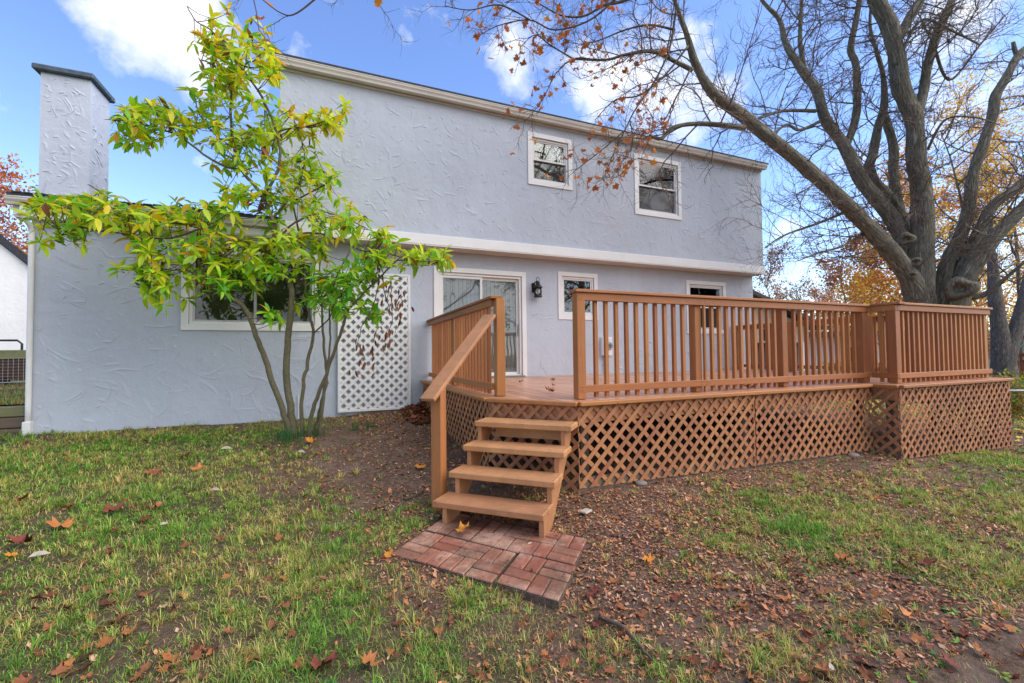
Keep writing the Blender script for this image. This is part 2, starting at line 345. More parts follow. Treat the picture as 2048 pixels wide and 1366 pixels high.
def gp(u, v):                                                   # photo pixel -> point on the ground
    d = ray(u, v); t = 1.5/max(.02, -d[2])
    for _ in range(25): p = CAM+d*t; t += (p[2]-float(ground0(p[0], p[1])))/max(.05, -d[2])*.8
    return CAM+d*t
# lawn cover: where grass grows and where the soil is bare, from patches seen in the photograph
PATCH = []
for (u, v, r, a) in [(120, 1000, 1.4, .7), (350, 950, 1.5, .55), (300, 1150, .8, .75), (100, 1250, .6, .9), (500, 1200, .5, .75), (620, 1300, .4, .65), (650, 1120, .4, .55), (250, 1330, .45, .95), (500, 1340, .3, .8), (500, 900, 1.0, .45),
        (1500, 1010, .7, .95), (1420, 1040, .5, .6), (1600, 1060, .5, .8), (1700, 1030, .7, .75), (1850, 1080, .6, .9), (1950, 1150, .5, .9), (1990, 1010, 1.2, .8), (1800, 985, .9, .4), (1580, 960, .5, .45), (1330, 1340, .22, .6),
        (1230, 1300, .25, .5), (960, 1200, .28, .55), (1010, 1330, .22, .5), (870, 1310, .25, .6), (760, 1060, .4, .4), (860, 1010, .3, .35), (1720, 1250, .3, .4), (1560, 1150, .35, .45), (1400, 1150, .25, .3), (1880, 1280, .3, .45), (2020, 930, 1.0, .9), (1880, 940, .7, .25), (700, 1200, .35, .7), (1080, 1260, .2, .4), (1550, 1330, .3, .45), (1250, 1010, .4, .2)]:
    g = gp(u, v); PATCH.append((g[0], g[1], r, a))
BARE = []
for (u, v, r, a) in [(800, 890, 1.5, .95), (720, 870, 1.2, .7), (790, 960, .9, .8), (830, 930, .9, .9), (640, 880, .7, .5), (1300, 960, .8, 1.), (1450, 940, 1.0, .9), (1700, 920, 1.2, .8), (1250, 1040, .6, .8), (1230, 1160, .5, .7), (1450, 1220, .5, .7), (1650, 1200, .4, .6), (1900, 1330, .4, .8), (800, 1170, .25, .8), (1960, 1260, .4, .7), (1150, 1000, .8, .9)]:
    g = gp(u, v); BARE.append((g[0], g[1], r, a))
def cover(x, y):
    x = np.asarray(x, float); y = np.asarray(y, float); c = np.zeros_like(x)+.03
    left = np.clip((.75-x)/1.5, 0, 1)*np.clip((8.6-y)/.8, 0.5, 1); c = np.maximum(c, left*.72); c = np.maximum(c, .07)
    far = np.clip((np.hypot(x-2, y-4)-9)/3, 0, 1); c = np.maximum(c, far*.75)
    c = np.maximum(c, .5*np.clip((1.2-y)/1., 0, 1))
    for px, py, r, a in PATCH: c = np.maximum(c, a*np.exp(-(((x-px)**2+(y-py)**2)/r**2)**1.3))
    for px, py, r, a in BARE: c = c*(1-a*np.exp(-(((x-px)**2+(y-py)**2)/r**2)**1.2))
    n = fbm(x*1.1+3, y*1.1, 4, 21); n2 = fbm(x*3.7, y*3.7, 3, 33)
    c = np.clip(c*(1.15+.9*n)+.5*n2*np.sqrt(np.clip(c, 0, 1))*.8, 0, 1)
    under = (x > 1.7) & (x < 10.4) & (y > 3.9+np.clip(2.3-x, 0, 1)*1.2) & (y < 8.6); return np.where(under, 0, c)
_cvx = np.arange(-9, 23, .04); _cvy = np.arange(.3, 15, .04); _cvg = None
def cover_fast(x, y):
    global _cvg
    if _cvg is None: a, b = np.meshgrid(_cvx, _cvy); _cvg = cover(a.ravel(), b.ravel()).reshape(a.shape)
    i = np.clip(((x+9)/.04).astype(int), 0, len(_cvx)-1); j = np.clip(((y-.3)/.04).astype(int), 0, len(_cvy)-1); return _cvg[j, i]
gx = np.concatenate([[-900, -400, -200, -120, -80, -55, -40, -30, -24, -19, -15, -12, -10, -8.5], np.arange(-7.5, 13.0, .065), [13.3, 13.8, 14.5, 15.5, 17, 19, 22, 26, 31, 38, 48, 65, 90, 140, 240, 450, 900]])
gy = np.concatenate([[-900, -400, -150, -70, -35, -20, -12, -8, -5, -3, -1.8, -1, -.4], np.arange(0, 9.0, .065), [9.2, 9.6, 10.2, 11, 12, 13.5, 15, 17, 20, 24, 30, 38, 50, 70, 110, 200, 420, 900]])
GX, GY = np.meshgrid(gx, gy); GZ = ground(GX, GY); nx_, ny_ = len(gx), len(gy)
idx = np.arange(nx_*ny_).reshape(ny_, nx_)
Fq = np.stack([idx[:-1, :-1], idx[:-1, 1:], idx[1:, 1:], idx[1:, :-1]], -1).reshape(-1, 4)
cv = cover(GX.ravel(), GY.ravel())
gme = np_mesh('ground', np.stack([GX.ravel(), GY.ravel(), GZ.ravel()], -1), Fq, np.repeat(cv[:, None], 3, 1), 4, True)
def ground_mat():
    m, nt, b = newmat('soil_and_turf'); p = geo_pos(nt); a = N(nt, 'ShaderNodeVertexColor', layer_name='Col')
    n = noise_n(nt, p, 3, 7, .65); n2 = noise_n(nt, p, 22, 5, .7); n3 = noise_n(nt, p, 75, 4, .7)
    soil = ramp(nt, n2, [(.3, (.055, .034, .022)), (.5, (.135, .083, .054)), (.7, (.25, .165, .112))])
    soil = mixc(nt, math_n(nt, 'MULTIPLY', ramp(nt, n, [(.45, 0.), (.65, 1.)]), .6), soil, (.23, .160, .118))
    soil = mixc(nt, math_n(nt, 'MULTIPLY', ramp(nt, n3, [(.56, 0.), (.64, 1.)]), .55), soil, (.27, .155, .085))
    turf = ramp(nt, n3, [(.3, (.035, .030, .014)), (.55, (.09, .075, .034)), (.75, (.20, .145, .075))])
    L(nt, mixc(nt, ramp(nt, a.outputs[0], [(.15, 0.), (.75, .8)]), soil, turf), b.inputs['Base Color'])
    b.inputs['Roughness'].default_value = .9; b.inputs['Specular IOR Level'].default_value = .2
    bump(nt, b, math_n(nt, 'ADD', n2, math_n(nt, 'MULTIPLY', n3, .7)), .9, .03); return m
M['ground'] = ground_mat()
link('ground', gme, M['ground'], kind='structure', label='lawn and bare soil falling gently away from the house')

# ------------------------------------------------------------------ house
WY, UY = 8.6, 8.26                                             # lower wall plane, upper (cantilevered) wall plane
XL, XR, UXL = -4.16, 10.93, -.87
DZ = 1.045                                                     # deck level
house = empty('house', (3.3, 11, .3), label='two storey lavender grey stucco house with white trim behind the deck', cat='house')
def wall_holes(x0, x1, z0, z1, y, holes, depth=.16):
    xs = sorted({x0, x1, *[h[0] for h in holes], *[h[1] for h in holes]}); zs = sorted({z0, z1, *[h[2] for h in holes], *[h[3] for h in holes]})
    mb = MB()
    for a, b in zip(xs, xs[1:]):
        for c, d in zip(zs, zs[1:]):
            if any(h[0] <= a and b <= h[1] and h[2] <= c and d <= h[3] for h in holes): continue
            mb.add([(a, y, c), (b, y, c), (b, y, d), (a, y, d)], [(0, 1, 2, 3)])
    for a, b, c, d in holes:
        mb.add([(a, y, c), (b, y, c), (b, y, d), (a, y, d), (a, y+depth, c), (b, y+depth, c), (b, y+depth, d), (a, y+depth, d)], [(0, 4, 5, 1), (1, 5, 6, 2), (2, 6, 7, 3), (3, 7, 4, 0)])
    return mb
TR = .10                                                       # trim width
LW = {'big': (-2.33, -.23, 2.0, 3.40), 'door': (1.85, 3.89, DZ, 3.335), 'small': (4.69, 5.75, 2.315, 3.41), 'right': (8.47, 9.87, 2.02, 3.42)}
UW = {'a': (3.82, 4.91, 5.17, 6.31), 'b': (6.61, 8.045, 4.84, 6.31)}
inner = lambda r, door=False: (r[0]+TR, r[1]-TR, r[2]+(.0 if door else TR), r[3]-TR)
low = wall_holes(XL, XR, -.2, 3.70, WY, [inner(r, k == 'door') for k, r in LW.items()])
low.add([(XL, WY, -.2), (XL, 15, -.2), (XL, 15, 3.7), (XL, WY, 3.7)], [(0, 3, 2, 1)])
low.add([(XR, WY, -.2), (XR, 15, -.2), (XR, 15, 3.7), (XR, WY, 3.7)], [(0, 1, 2, 3)])
low.build('lower_wall', M['stucco'], house)
up = wall_holes(UXL, XR, 3.69, 6.62, UY, [inner(r) for r in UW.values()])
up.add([(UXL, UY, 3.69), (UXL, 15, 3.69), (UXL, 15, 6.62), (UXL, UY, 6.62)], [(0, 3, 2, 1)])
up.add([(XR, UY, 3.69), (XR, 15, 3.69), (XR, 15, 6.62), (XR, UY, 6.62)], [(0, 1, 2, 3)])
up.build('upper_wall', M['stucco'], house)
MB().box((UXL-.02, UY-.035, 3.68), (XR+.03, UY-.001, 3.872)).build('band_board', M['white'], house, bevel=.006)
MB().box((UXL-.02, UY-.03, 3.655), (XR+.025, WY+.05, 3.683)).build('soffit', M['gutter'], house)
MB().box((UXL-.06, UY-.03, 6.50), (XR+.03, UY-.001, 6.60)).build('frieze_board', M['gutter'], house, bevel=.005)
MB().box((UXL-.14, UY-.06, 6.58), (XR+.05, UY+.02, 6.62)).build('eave_soffit', M['gutter'], house)
def gutter(x0, x1, y, z0, z1, name='gutter'):                   # K style section swept along x
    h = z1-z0; sec = [(0, z0), (-.085, z0), (-.095, z0+h*.30), (-.10, z0+h*.38), (-.118, z0+h*.62), (-.122, z0+h*.88), (-.13, z0+h*.9), (-.13, z1), (0, z1)]
    return MB().prism([(x0, y+a, z) for a, z in sec][::-1], (x1-x0, 0, 0)).build(name, M['gutter'], house)
gutter(UXL-.18, XR+.05, UY-.06, 6.535, 6.645)
rf = MB().prism([(UXL-.2, UY-.17, 6.655), (UXL-.2, UY-.17, 6.70), (UXL-.2, 12.2, 8.0), (UXL-.2, 16, 6.7), (UXL-.2, 16, 6.64), (UXL-.2, 12.2, 7.9)], (XR-UXL+.3, 0, 0)).build('roof', M['shingle'], house)
MB().prism([(UXL, UY, 6.60), (UXL, 12.2, 7.88), (UXL, 15, 6.60)], (.05, 0, 0)).build('gable_wall', M['stucco'], house)
MB().prism([(XR-.05, UY, 6.60), (XR-.05, 12.2, 7.88), (XR-.05, 15, 6.60)], (.05, 0, 0)).build('gable_wall', M['stucco'], house)
# single storey wing roof, left of the upper storey
MB().prism([(XL-.16, WY-.26, 3.90), (XL-.16, WY-.26, 3.945), (XL-.16, 12.2, 5.06), (XL-.16, 16, 3.94), (XL-.16, 16, 3.9), (XL-.16, 12.2, 5.0)], (UXL-XL+.16, 0, 0)).build('wing_roof', M['shingle'], house)
MB().box((XL-.13, WY-.16, 3.62), (UXL-.03, WY+.02, 3.66)).build('wing_soffit', M['white'], house)
MB().box((XL-.13, WY-.17, 3.64), (UXL-.03, WY-.14, 3.885)).build('fascia_board', M['white'], house)
MB().box((XL, WY-.025, 3.53), (UXL-.03, WY-.001, 3.62)).build('frieze_board', M['white'], house)
gutter(XL-.17, UXL-.03, WY-.17, 3.775, 3.885)
MB().prism([(XL, WY, 3.66), (XL, 12.2, 4.98), (XL, 15, 3.66)], (.05, 0, 0)).build('gable_wall', M['stucco'], house)
# loose shingle flakes along the wing eave
fl = MB()
for i in range(28):
    x = XL-.1+i*.125; fl.box((x, WY-.28, 3.946), (x+.11, WY-.1, 3.956+random.random()*.012))
fl.build('shingle_edge', M['shingle'], house, kind='stuff')
# downspout at the left corner
ds = MB(); dx, dy = XL+.012, WY-.04
ds.tube([(dx-.02, dy-.17, 3.80), (dx-.02, dy-.17, 3.70), (dx-.02, dy-.15, 3.63), (dx-.01, dy-.10, 3.57), (dx, dy-.04, 3.52), (dx, dy, 3.44), (dx, dy, 3.38), (dx, dy, 2.2), (dx, dy, .85), (dx, dy, .5)], .034, 10)
ds.build('downspout', M['white'], house, True)
MB().box((dx-.048, dy-.05, .42), (dx+.044, dy+.045, .64)).build('downspout_boot', M['white'], house, bevel=.01)
# chimney
ch = MB(); cx0, cx1, cy0, cy1 = -5.01, -4.30, 10.5, 11.25
ch.box((cx0, cy0, 0), (cx1, cy1, 6.88)); cho = ch.build('chimney', M['stucco'], house)
MB().prism([(cx0-.10, cy0-.08, 6.86), (cx1+.07, cy0-.08, 6.86), (cx1+.07, cy1+.08, 6.86), (cx0-.10, cy1+.08, 6.86)], (0, 0, .11)).build('chimney_cap', M['slate'], cho, bevel=.02)
MB().box((cx0+.22, cy0+.1, 6.97), (cx1-.12, cy1-.2, 7.06)).build('flue_cover', M['metal'], cho, bevel=.01)
# windows ------------------------------------------------
def box4(mb, x0, x1, z0, z1, w, y0, y1, bottom=True):
    mb.box((x0, y0, z1-w), (x1, y1, z1))
    if bottom: mb.box((x0, y0, z0), (x1, y1, z0+w))
    zb = z0+w if bottom else z0
    mb.box((x0, y0, zb), (x0+w, y1, z1-w)); mb.box((x1-w, y0, zb), (x1, y1, z1-w)); return mb
def blinds(x0, x1, z0, z1, y, parent, tilt=.5, mat='blind_grey'):
    mb = MB(); z = z0+.02; dz = .021*math.sin(tilt)/2; dyy = .021*math.cos(tilt)/2
    while z < z1-.02:
        mb.add([(x0, y-dyy, z-dz), (x1, y-dyy, z-dz), (x1, y+dyy, z+dz), (x0, y+dyy, z+dz)], [(0, 1, 2, 3)]); z += .024
    for xx in (x0+(x1-x0)*.2, x0+(x1-x0)*.8): mb.box((xx-.002, y-.014, z0), (xx+.002, y-.012, z1))
    return mb.build('blind', M[mat], parent, kind='stuff')
def window(r, y, style, name='window'):
    GL = M['glass_up'] if style != 'single' else M['glass']
    x0, x1, z0, z1 = r; w = empty(name, ((x0+x1)/2, y, z0), house)
    box4(MB(), x0, x1, z0, z1, TR, y-.022, y+.0-.001).build('trim', M['white'], w, bevel=.004)
    a, b, c, d = inner(r); g = .003
    box4(MB(), a+g, b-g, c+g, d-g, .045, y+.012, y+.10).build('frame', M['vinyl'], w, bevel=.003)
    a += .045; b -= .045; c += .045; d -= .045
    MB().box((a-.03, y+.155, c-.03), (b+.03, y+.16, d+.03)).build('backing', M['dark'], w)
    if style == 'hung':
        m = (c+d)/2
        s = box4(MB(), a, b, m-.01, d, .035, y+.03, y+.055).build('upper_sash', M['vinyl'], w, bevel=.002)
        MB().box((a+.035, y+.040, m+.025), (b-.035, y+.044, d-.035)).build('pane', GL, s)
        s = box4(MB(), a, b, c, m+.02, .035, y+.06, y+.085).build('lower_sash', M['vinyl'], w, bevel=.002)
        MB().box((a+.035, y+.070, c+.035), (b-.035, y+.074, m-.015)).build('pane', GL, s)
        sm, nt, bb = newmat('window_screen'); nt.nodes.remove(bb)
        MB().box((a+.004, y+.050, m-.03), (b-.004, y+.056, m-.012)).build('screen_rail', M['screen'], w)
        mb = MB(); n = int((b-a)/.011)                             # fine mesh screen over the lower half
        for i in range(n): mb.box((a+i*.011, y+.052, c+.004), (a+i*.011+.0042, y+.0524, m-.03))
        mb.build('insect_screen', M['screen'], w, kind='stuff')
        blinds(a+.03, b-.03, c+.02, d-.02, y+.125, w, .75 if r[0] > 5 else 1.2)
    elif style == 'slider':
        m = (a+b)/2
        s = box4(MB(), a, m+.015, c, d, .035, y+.03, y+.055).build('left_sash', M['metal'], w); MB().box((a+.035, y+.04, c+.035), (m-.02, y+.044, d-.035)).build('pane', GL, s)
        s = box4(MB(), m-.015, b, c, d, .035, y+.06, y+.085).build('right_sash', M['metal'], w); MB().box((m+.02, y+.07, c+.035), (b-.035, y+.074, d-.035)).build('pane', GL, s)
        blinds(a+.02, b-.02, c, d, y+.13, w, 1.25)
    else:
        s = box4(MB(), a, b, c, d, .035, y+.03, y+.055).build('sash', M['vinyl'], w); MB().box((a+.035, y+.04, c+.035), (b-.035, y+.044, d-.035)).build('pane', GL, s)
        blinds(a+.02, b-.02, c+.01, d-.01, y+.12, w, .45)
    return w
window(UW['a'], UY, 'hung'); window(UW['b'], UY, 'hung'); window(LW['big'], WY, 'slider'); window(LW['small'], WY, 'single'); window(LW['right'], WY, 'hung')
# sliding patio door
x0, x1, z0, z1 = LW['door']; dr = empty('patio_door', ((x0+x1)/2, WY, z0), house)
box4(MB(), x0, x1, z0+.006, z1, TR, WY-.024, WY-.001, False).build('trim', M['white'], dr, bevel=.004)
a, b, d = x0+TR, x1-TR, z1-TR
box4(MB(), a+.003, b-.003, z0+.004, d-.003, .05, WY+.01, WY+.13).build('frame', M['vinyl'], dr, bevel=.003)
m = (a+b)/2
MB().box((a-.02, WY+.157, z0), (b+.02, WY+.16, d)).build('backing', M['dark'], dr)
for (p, q, yy, nm) in ((a+.05, m+.03, WY+.03, 'fixed_panel'), (m-.03, b-.05, WY+.075, 'sliding_panel')):
    s = box4(MB(), p, q, z0+.055, d-.055, .055, yy, yy+.035).build(nm, M['vinyl'], dr, bevel=.003)
    MB().box((p+.055, yy+.014, z0+.11), (q-.055, yy+.019, d-.11)).build('pane', M['glass'], s)
    if nm == 'sliding_panel': MB().box((q-.035, yy-.03, z0+.9), (q-.015, yy-.002, z0+1.15)).build('door_handle', M['metal'], s, bevel=.005)
n = 20
for i in range(n):                                             # vertical blind vanes
    xx = a+.06+(b-a-.16)*i/(n-1); t = .9
    MB().add([(xx-.04, WY+.142, z0+.10), (xx+.04, WY+.132, z0+.10), (xx+.04, WY+.132, d-.07), (xx-.04, WY+.142, d-.07)], [(0, 1, 2, 3)]).build('blind_vane', M['blind'], dr)
MB().box((x0+.06, WY-.06, DZ+.004), (x1-.06, WY-.001, DZ+.035)).build('threshold', M['concrete'], dr)
# trowelled stucco ridges: real relief strokes on the walls
def ridges(name, rects, plane, n, holes, seed, lmin=.10, lmax=.42, hmin=.004, hmax=.011):
    r = random.Random(seed); mb = MB()
    for _ in range(n):
        for _t in range(20):
            (p0, p1, q0, q1) = r.choice(rects); p = r.uniform(p0, p1); q = r.uniform(q0, q1)
            if not any(h[0]-.1 < p < h[1]+.1 and h[2]-.1 < q < h[3]+.1 for h in holes): break
        ln = lmin+(lmax-lmin)*r.random()**2; a = r.choice([r.gauss(-.35, .35), r.gauss(.45, .3), r.gauss(-.9, .3)]); cur = r.gauss(0, 2.2); h = r.uniform(hmin, hmax); wd = r.uniform(.025, .07); k = max(6, int(ln/.025)); sgn = (1 if math.cos(a) > 0 else -1)*(1 if r.random() < .85 else -1); kink = r.gauss(0, .9) if r.random() < .5 else 0; kat = r.randrange(2, k-1)
        c = []; x, z = p, q
        for i in range(k):
            c.append((x, z, a)); a += cur*ln/k+r.gauss(0, .05)+(kink if i == kat else 0); x += math.cos(a)*ln/k; z += math.sin(a)*ln/k
        if any(not (p0 < x_ < p1 and q0 < z_ < q1) or any(hh[0]-.01 < x_ < hh[1]+.01 and hh[2]-.01 < z_ < hh[3]+.01 for hh in holes) for x_, z_, _ in c): continue
        vs = []; fs = []
        for i, (x, z, aa) in enumerate(c):
            e = math.sin(math.pi*(i+.02)/(k-.96))**.6*(.75+.25*r.random()); nx, nz = -math.sin(aa)*sgn, math.cos(aa)*sgn
            vs += [plane(x-nx*.004, z-nz*.004, -.003), plane(x, z, h*e-.002), plane(x+nx*wd*.35, z+nz*wd*.35, h*e*.6-.002), plane(x+nx*wd, z+nz*wd, -.003)]
        for i in range(k-1):
            for j in range(3): fs.append((i*4+j, i*4+j+1, i*4+5+j, i*4+4+j))
        mb.add(vs, fs)
    return mb.build(name, M['stucco'], house, kind='stuff')
lh = [r for r in LW.values()]+[(0, 1.42, .45, 3.2)]
ridges('lower_wall_relief', [(XL+.02, -.2, .35, 3.5)]*3+[(-.2, XR-.05, .3, 3.6)]*4, lambda x, z, o: (x, WY-o, z), 640, lh, 5, .10, .60, .005, .013)
ridges('upper_wall_relief', [(UXL+.02, XR-.04, 3.9, 6.48)], lambda x, z, o: (x, UY-o, z), 950, list(UW.values()), 6, .08, .40, .004, .012)
ridges('chimney_relief', [(cx0+.02, cx1-.01, 3.6, 6.8)], lambda x, z, o: (x, cy0-o, z), 110, [], 8, .1, .4, .006, .016)
ridges('chimney_side_relief', [(cy0+.02, cy1-.02, 3.6, 6.8)], lambda x, z, o: (cx1+o, x, z), 75, [], 9, .1, .4, .006, .016)
# exposed footing under the trellis
MB().prism([(.2, WY-.035, .3), (.35, WY-.035, .455), (.7, WY-.035, .50), (1.0, WY-.035, .545), (1.2, WY-.035, .50), (1.35, WY-.035, .3)][::-1], (0, .034, 0)).build('footing', M['concrete'], house)
MB().tube([(-.595, WY-.015, .40), (-.595, WY-.015, .86)], .012, 8).build('conduit', M['vinyl'], house)

# ------------------------------------------------------------------ wall lantern, meter, trellis
ln_ = empty('wall_lantern', (4.11, WY-.02, 2.78), label='black coach lantern with crossed wire glass beside the patio door', cat='lantern')
lx, ly = 4.125, WY-.13
MB().box((4.03, WY-.03, 2.90), (4.115, WY-.001, 3.11)).build('back_plate', M['black'], ln_, bevel=.01)
MB().tube([(4.075, WY-.03, 3.06), (4.08, WY-.08, 3.12), (lx, ly, 3.14)], .012, 8).build('bracket', M['black'], ln_, True)
MB().tube([(lx+.035*math.cos(t), ly, 3.165+.05*math.sin(t)*1.2) for t in np.linspace(-.9, 4.04, 14)], .006, 6).build('hanging_loop', M['black'], ln_, True)
MB().lathe((lx, ly, 0), [(.105, 2.985), (.10, 3.005), (.06, 3.055), (.045, 3.06), (.045, 3.09), (.055, 3.095), (.02, 3.13), (.008, 3.14)], 20).build('lantern_roof', M['black'], ln_, True)
MB().lathe((lx, ly, 0), [(.085, 2.78), (.09, 2.785), (.09, 2.815), (.08, 2.82)], 20).build('lantern_base', M['black'], ln_, True)
MB().lathe((lx, ly, 0), [(.074, 2.82), (.074, 2.985)], 20).build('lantern_glass', M['glass_clear'], ln_, True)
MB().lathe((lx, ly, 0), [(.012, 2.82), (.012, 2.87), (.03, 2.90), (.022, 2.945), (.006, 2.965)], 10).build('bulb', M['blind'], ln_, True)
cage = MB()
for i in range(8):
    for s in (-1, 1):
        cage.tube([(lx+.078*math.cos(i*math.pi/4+s*t*.8), ly+.078*math.sin(i*math.pi/4+s*t*.8), 2.82+.165*t) for t in np.linspace(0, 1, 6)], .0032, 4)
cage.build('wire_cage', M['black'], ln_)
mt = empty('electric_meter', (5.94, WY, 1.47), label='white electric meter box with round dial on the wall behind the railing', cat='meter')
MB().box((5.80, WY-.11, 1.48), (6.07, WY-.001, 1.915)).build('meter_box', M['white'], mt, bevel=.008)
disc = MB(); disc.tube([(5.955, WY-.11, 1.71), (5.955, WY-.16, 1.71), (5.955, WY-.19, 1.71)], [.095, .095, .075], 20); disc.build('dial_ring', M['metal'], mt)
MB().tube([(5.955, WY-.189, 1.71), (5.955, WY-.196, 1.71)], .06, 18).build('dial_glass', M['glass'], mt)
MB().box((5.925, WY-.199, 1.70), (5.985, WY-.197, 1.722)).build('dial_label', flat('blue_label', (.03, .12, .35), .5), mt)
MB().tube([(5.90, WY-.05, 1.48), (5.90, WY-.05, 1.2), (5.91, WY-.055, 1.13), (5.95, WY-.06, 1.09), (5.97, WY-.06, 1.05)], .025, 10).build('conduit_pipe', M['white'], mt, True)

def clip_poly(P, inside):
    """Sutherland-Hodgman of 2d polygon by half planes (a,b,c): ax+by<=c"""
    for a, b, c in inside:
        Q = []
        for i in range(len(P)):
            p, q = P[i], P[(i+1) % len(P)]; dp, dq = a*p[0]+b*p[1]-c, a*q[0]+b*q[1]-c
            if dp <= 0: Q.append(p)
            if (dp < 0 < dq) or (dq < 0 < dp): t = dp/(dp-dq); Q.append((p[0]+(q[0]-p[0])*t, p[1]+(q[1]-p[1])*t))
        P = Q
        if len(P) < 3: return None
    return P
def lattice(parent, length, zb, zt, to3, nrm, period, width, mat, name='lattice_slat', th=.008, start=0.):
    """diagonal slats, two layers; zb(s) bottom line (linear), to3(s, z) -> point, nrm outward normal"""
    zb0, zb1 = zb(0), zb(length); sl = (zb1-zb0)/length; H = zt-min(zb0, zb1)
    hp = [(-1, 0, 0), (1, 0, length), (0, 1, zt), (sl, -1, -zb0)]; nrm = np.array(nrm, float); out = []
    for layer, sg in ((0, 1), (1, -1)):
        s = -H-.3+start; hw = width/2*math.sqrt(2)
        while s < length+H+.3:
            j = random.gauss(0, period*.012); zl, zh = min(zb0, zb1)-.1, zt+.1
            f = lambda z: s+j+sg*(z-min(zb0, zb1)) if sg > 0 else s+j-(z-min(zb0, zb1))
            P = [(f(zl)-hw, zl), (f(zl)+hw, zl), (f(zh)+hw, zh), (f(zh)-hw, zh)]
            P = clip_poly(P, hp)
            if P and max(abs(P[i][0]-P[0][0])+abs(P[i][1]-P[0][1]) for i in range(len(P))) > .03:
                pts = [np.array(to3(a, b))+nrm*(th*1.05 if layer == 0 else 0.) for a, b in P]
                out.append(MB().prism(pts, nrm*th).build(name, M[mat], parent))
            s += period
    return out
tw = empty('trellis', (.71, WY-.03, .507), label='white diagonal lattice trellis panel fixed on the wall behind the small tree', cat='trellis')
tx0, tx1, tz0, tz1 = .055, 1.375, .507, 3.12
for nm, bx_ in (('frame_rail', ((tx0, tz0), (tx1, tz0+.045))), ('frame_rail', ((tx0, tz1-.045), (tx1, tz1))), ('frame_stile', ((tx0, tz0+.045), (tx0+.045, tz1-.045))), ('frame_stile', ((tx1-.045, tz0+.045), (tx1, tz1-.045)))):
    MB().box((bx_[0][0], WY-.075, bx_[0][1]), (bx_[1][0], WY-.035, bx_[1][1])).build(nm, M['white'], tw, bevel=.003)
lattice(tw, tx1-tx0-.06, lambda s: tz0+.03, tz1-.03, lambda s, z: (tx0+.03+s, WY-.05, z), (0, -1, 0), .172, .054, 'white')

# ------------------------------------------------------------------ deck
dk = empty('deck', (6, 6, .1), label='raised orange brown wooden deck with railing and lattice skirt', cat='deck')
P0, P1, P2, P3, P4, P5 = (1.63, WY-.01), (1.63, 4.68), (2.31, 3.84), (7.27, 3.84), (7.27, 3.50), (10.45, 3.50)
# boards run away from the camera; each is clipped by the clipped corner
x = 1.66; bw = .139
while x < 10.44:
    xa, xb = x, min(x+bw-.009, 10.44); fy = lambda q: 3.86 if 2.31 <= q < 7.27 else (3.52 if q >= 7.27 else 4.70-(q-1.63)*(.84/.68))
    ya, yb = fy(xa), fy(xb)
    if xa < 7.27 < xb: ya = yb = 3.86
    MB().prism([(xa, ya, DZ-.03), (xb, yb, DZ-.03), (xb, WY-.012, DZ-.03), (xa, WY-.012, DZ-.03)], (0, 0, .03)).build('deck_board', M['floor'], dk, bevel=.003)
    x += bw
def edge(a, b, name='edge_board', w=.055, drop=.045, lift=.004):
    a = np.array(a); b = np.array(b); t = (b-a)/np.linalg.norm(b-a); n = np.array([t[1], -t[0]])     # outward normal on the right of travel
    q = [a-n*.015, b-n*.015, b+n*w, a+n*w]
    return MB().prism([(p[0], p[1], DZ-drop+lift) for p in q], (0, 0, drop)).build(name, M['woodX'], dk, bevel=.008)
for a, b in ((P0, P1), (P1, P2), (P2, P3), (P3, P4), (P4, P5), (P5, (10.45, WY-.01))): edge(a, b)
def rim(a, b):
    a = np.array(a); b = np.array(b); t = (b-a)/np.linalg.norm(b-a); n = np.array([t[1], -t[0]]); q = [a-n*.06, b-n*.06, b-n*.02, a-n*.02]
    return MB().prism([(p[0], p[1], DZ-.22) for p in q], (0, 0, .17)).build('rim_joist', M['lattice'], dk)
for a, b in ((P0, P1), (P1, P2), (P2, P3), (P3, P4), (P4, P5), (P5, (10.45, WY-.01))): rim(a, b)
for i in range(20):
    yj = 4.1+i*.23
    if i % 2 == 0: MB().box((1.72+max(0, (4.72-yj)*.82), yj, DZ-.22), (10.35, yj+.038, DZ-.034)).build('joist', M['weathered'], dk)
def skirt(a, b, z0, z1, start=0.):
    a = np.array(a); b = np.array(b); ln = np.linalg.norm(b-a); t = (b-a)/ln; n = np.array([t[1], -t[0], 0])
    to3 = lambda s, z: (a[0]+t[0]*s+n[0]*-.012, a[1]+t[1]*s+n[1]*-.012, z)
    lattice(dk, ln, lambda s: z0+(z1-z0)*s/ln, DZ-.047, to3, n, .16, .042, 'lattice', start=start)
    q = [a-n[:2]*.05, b-n[:2]*.05, b-n[:2]*.022, a-n[:2]*.022]; zz = [z0, z1, z1, z0]
    vs = [(p[0], p[1], z-.12) for p, z in zip(q, zz)]+[(p[0], p[1], z+.10) for p, z in zip(q, zz)]
    MB().add(vs, [(3, 2, 1, 0), (4, 5, 6, 7), (0, 1, 5, 4), (1, 2, 6, 5), (2, 3, 7, 6), (3, 0, 4, 7)]).build('gravel_board', M['weathered'], dk)
GZf = lambda p: float(ground0(p[0], p[1]))
skirt(P0, P1, GZf(P0)-.02, GZf(P1)+.0); skirt(P1, P2, GZf(P1), GZf(P2)); mid = (4.86, 3.84)
skirt(P2, (4.852, 3.84), .165, .125); skirt((4.868, 3.84), P3, .125, .09, .07); skirt(P3, P4, .05, .02); skirt(P4, (10.43, 3.5), .03, -.10, .03); skirt((10.45, 3.5), (10.45, 4.6), -.1, -.05, .05)
MB().box((4.845, 3.852, .02), (4.875, 3.875, DZ-.05)).build('skirt_batten', M['lattice'], dk)
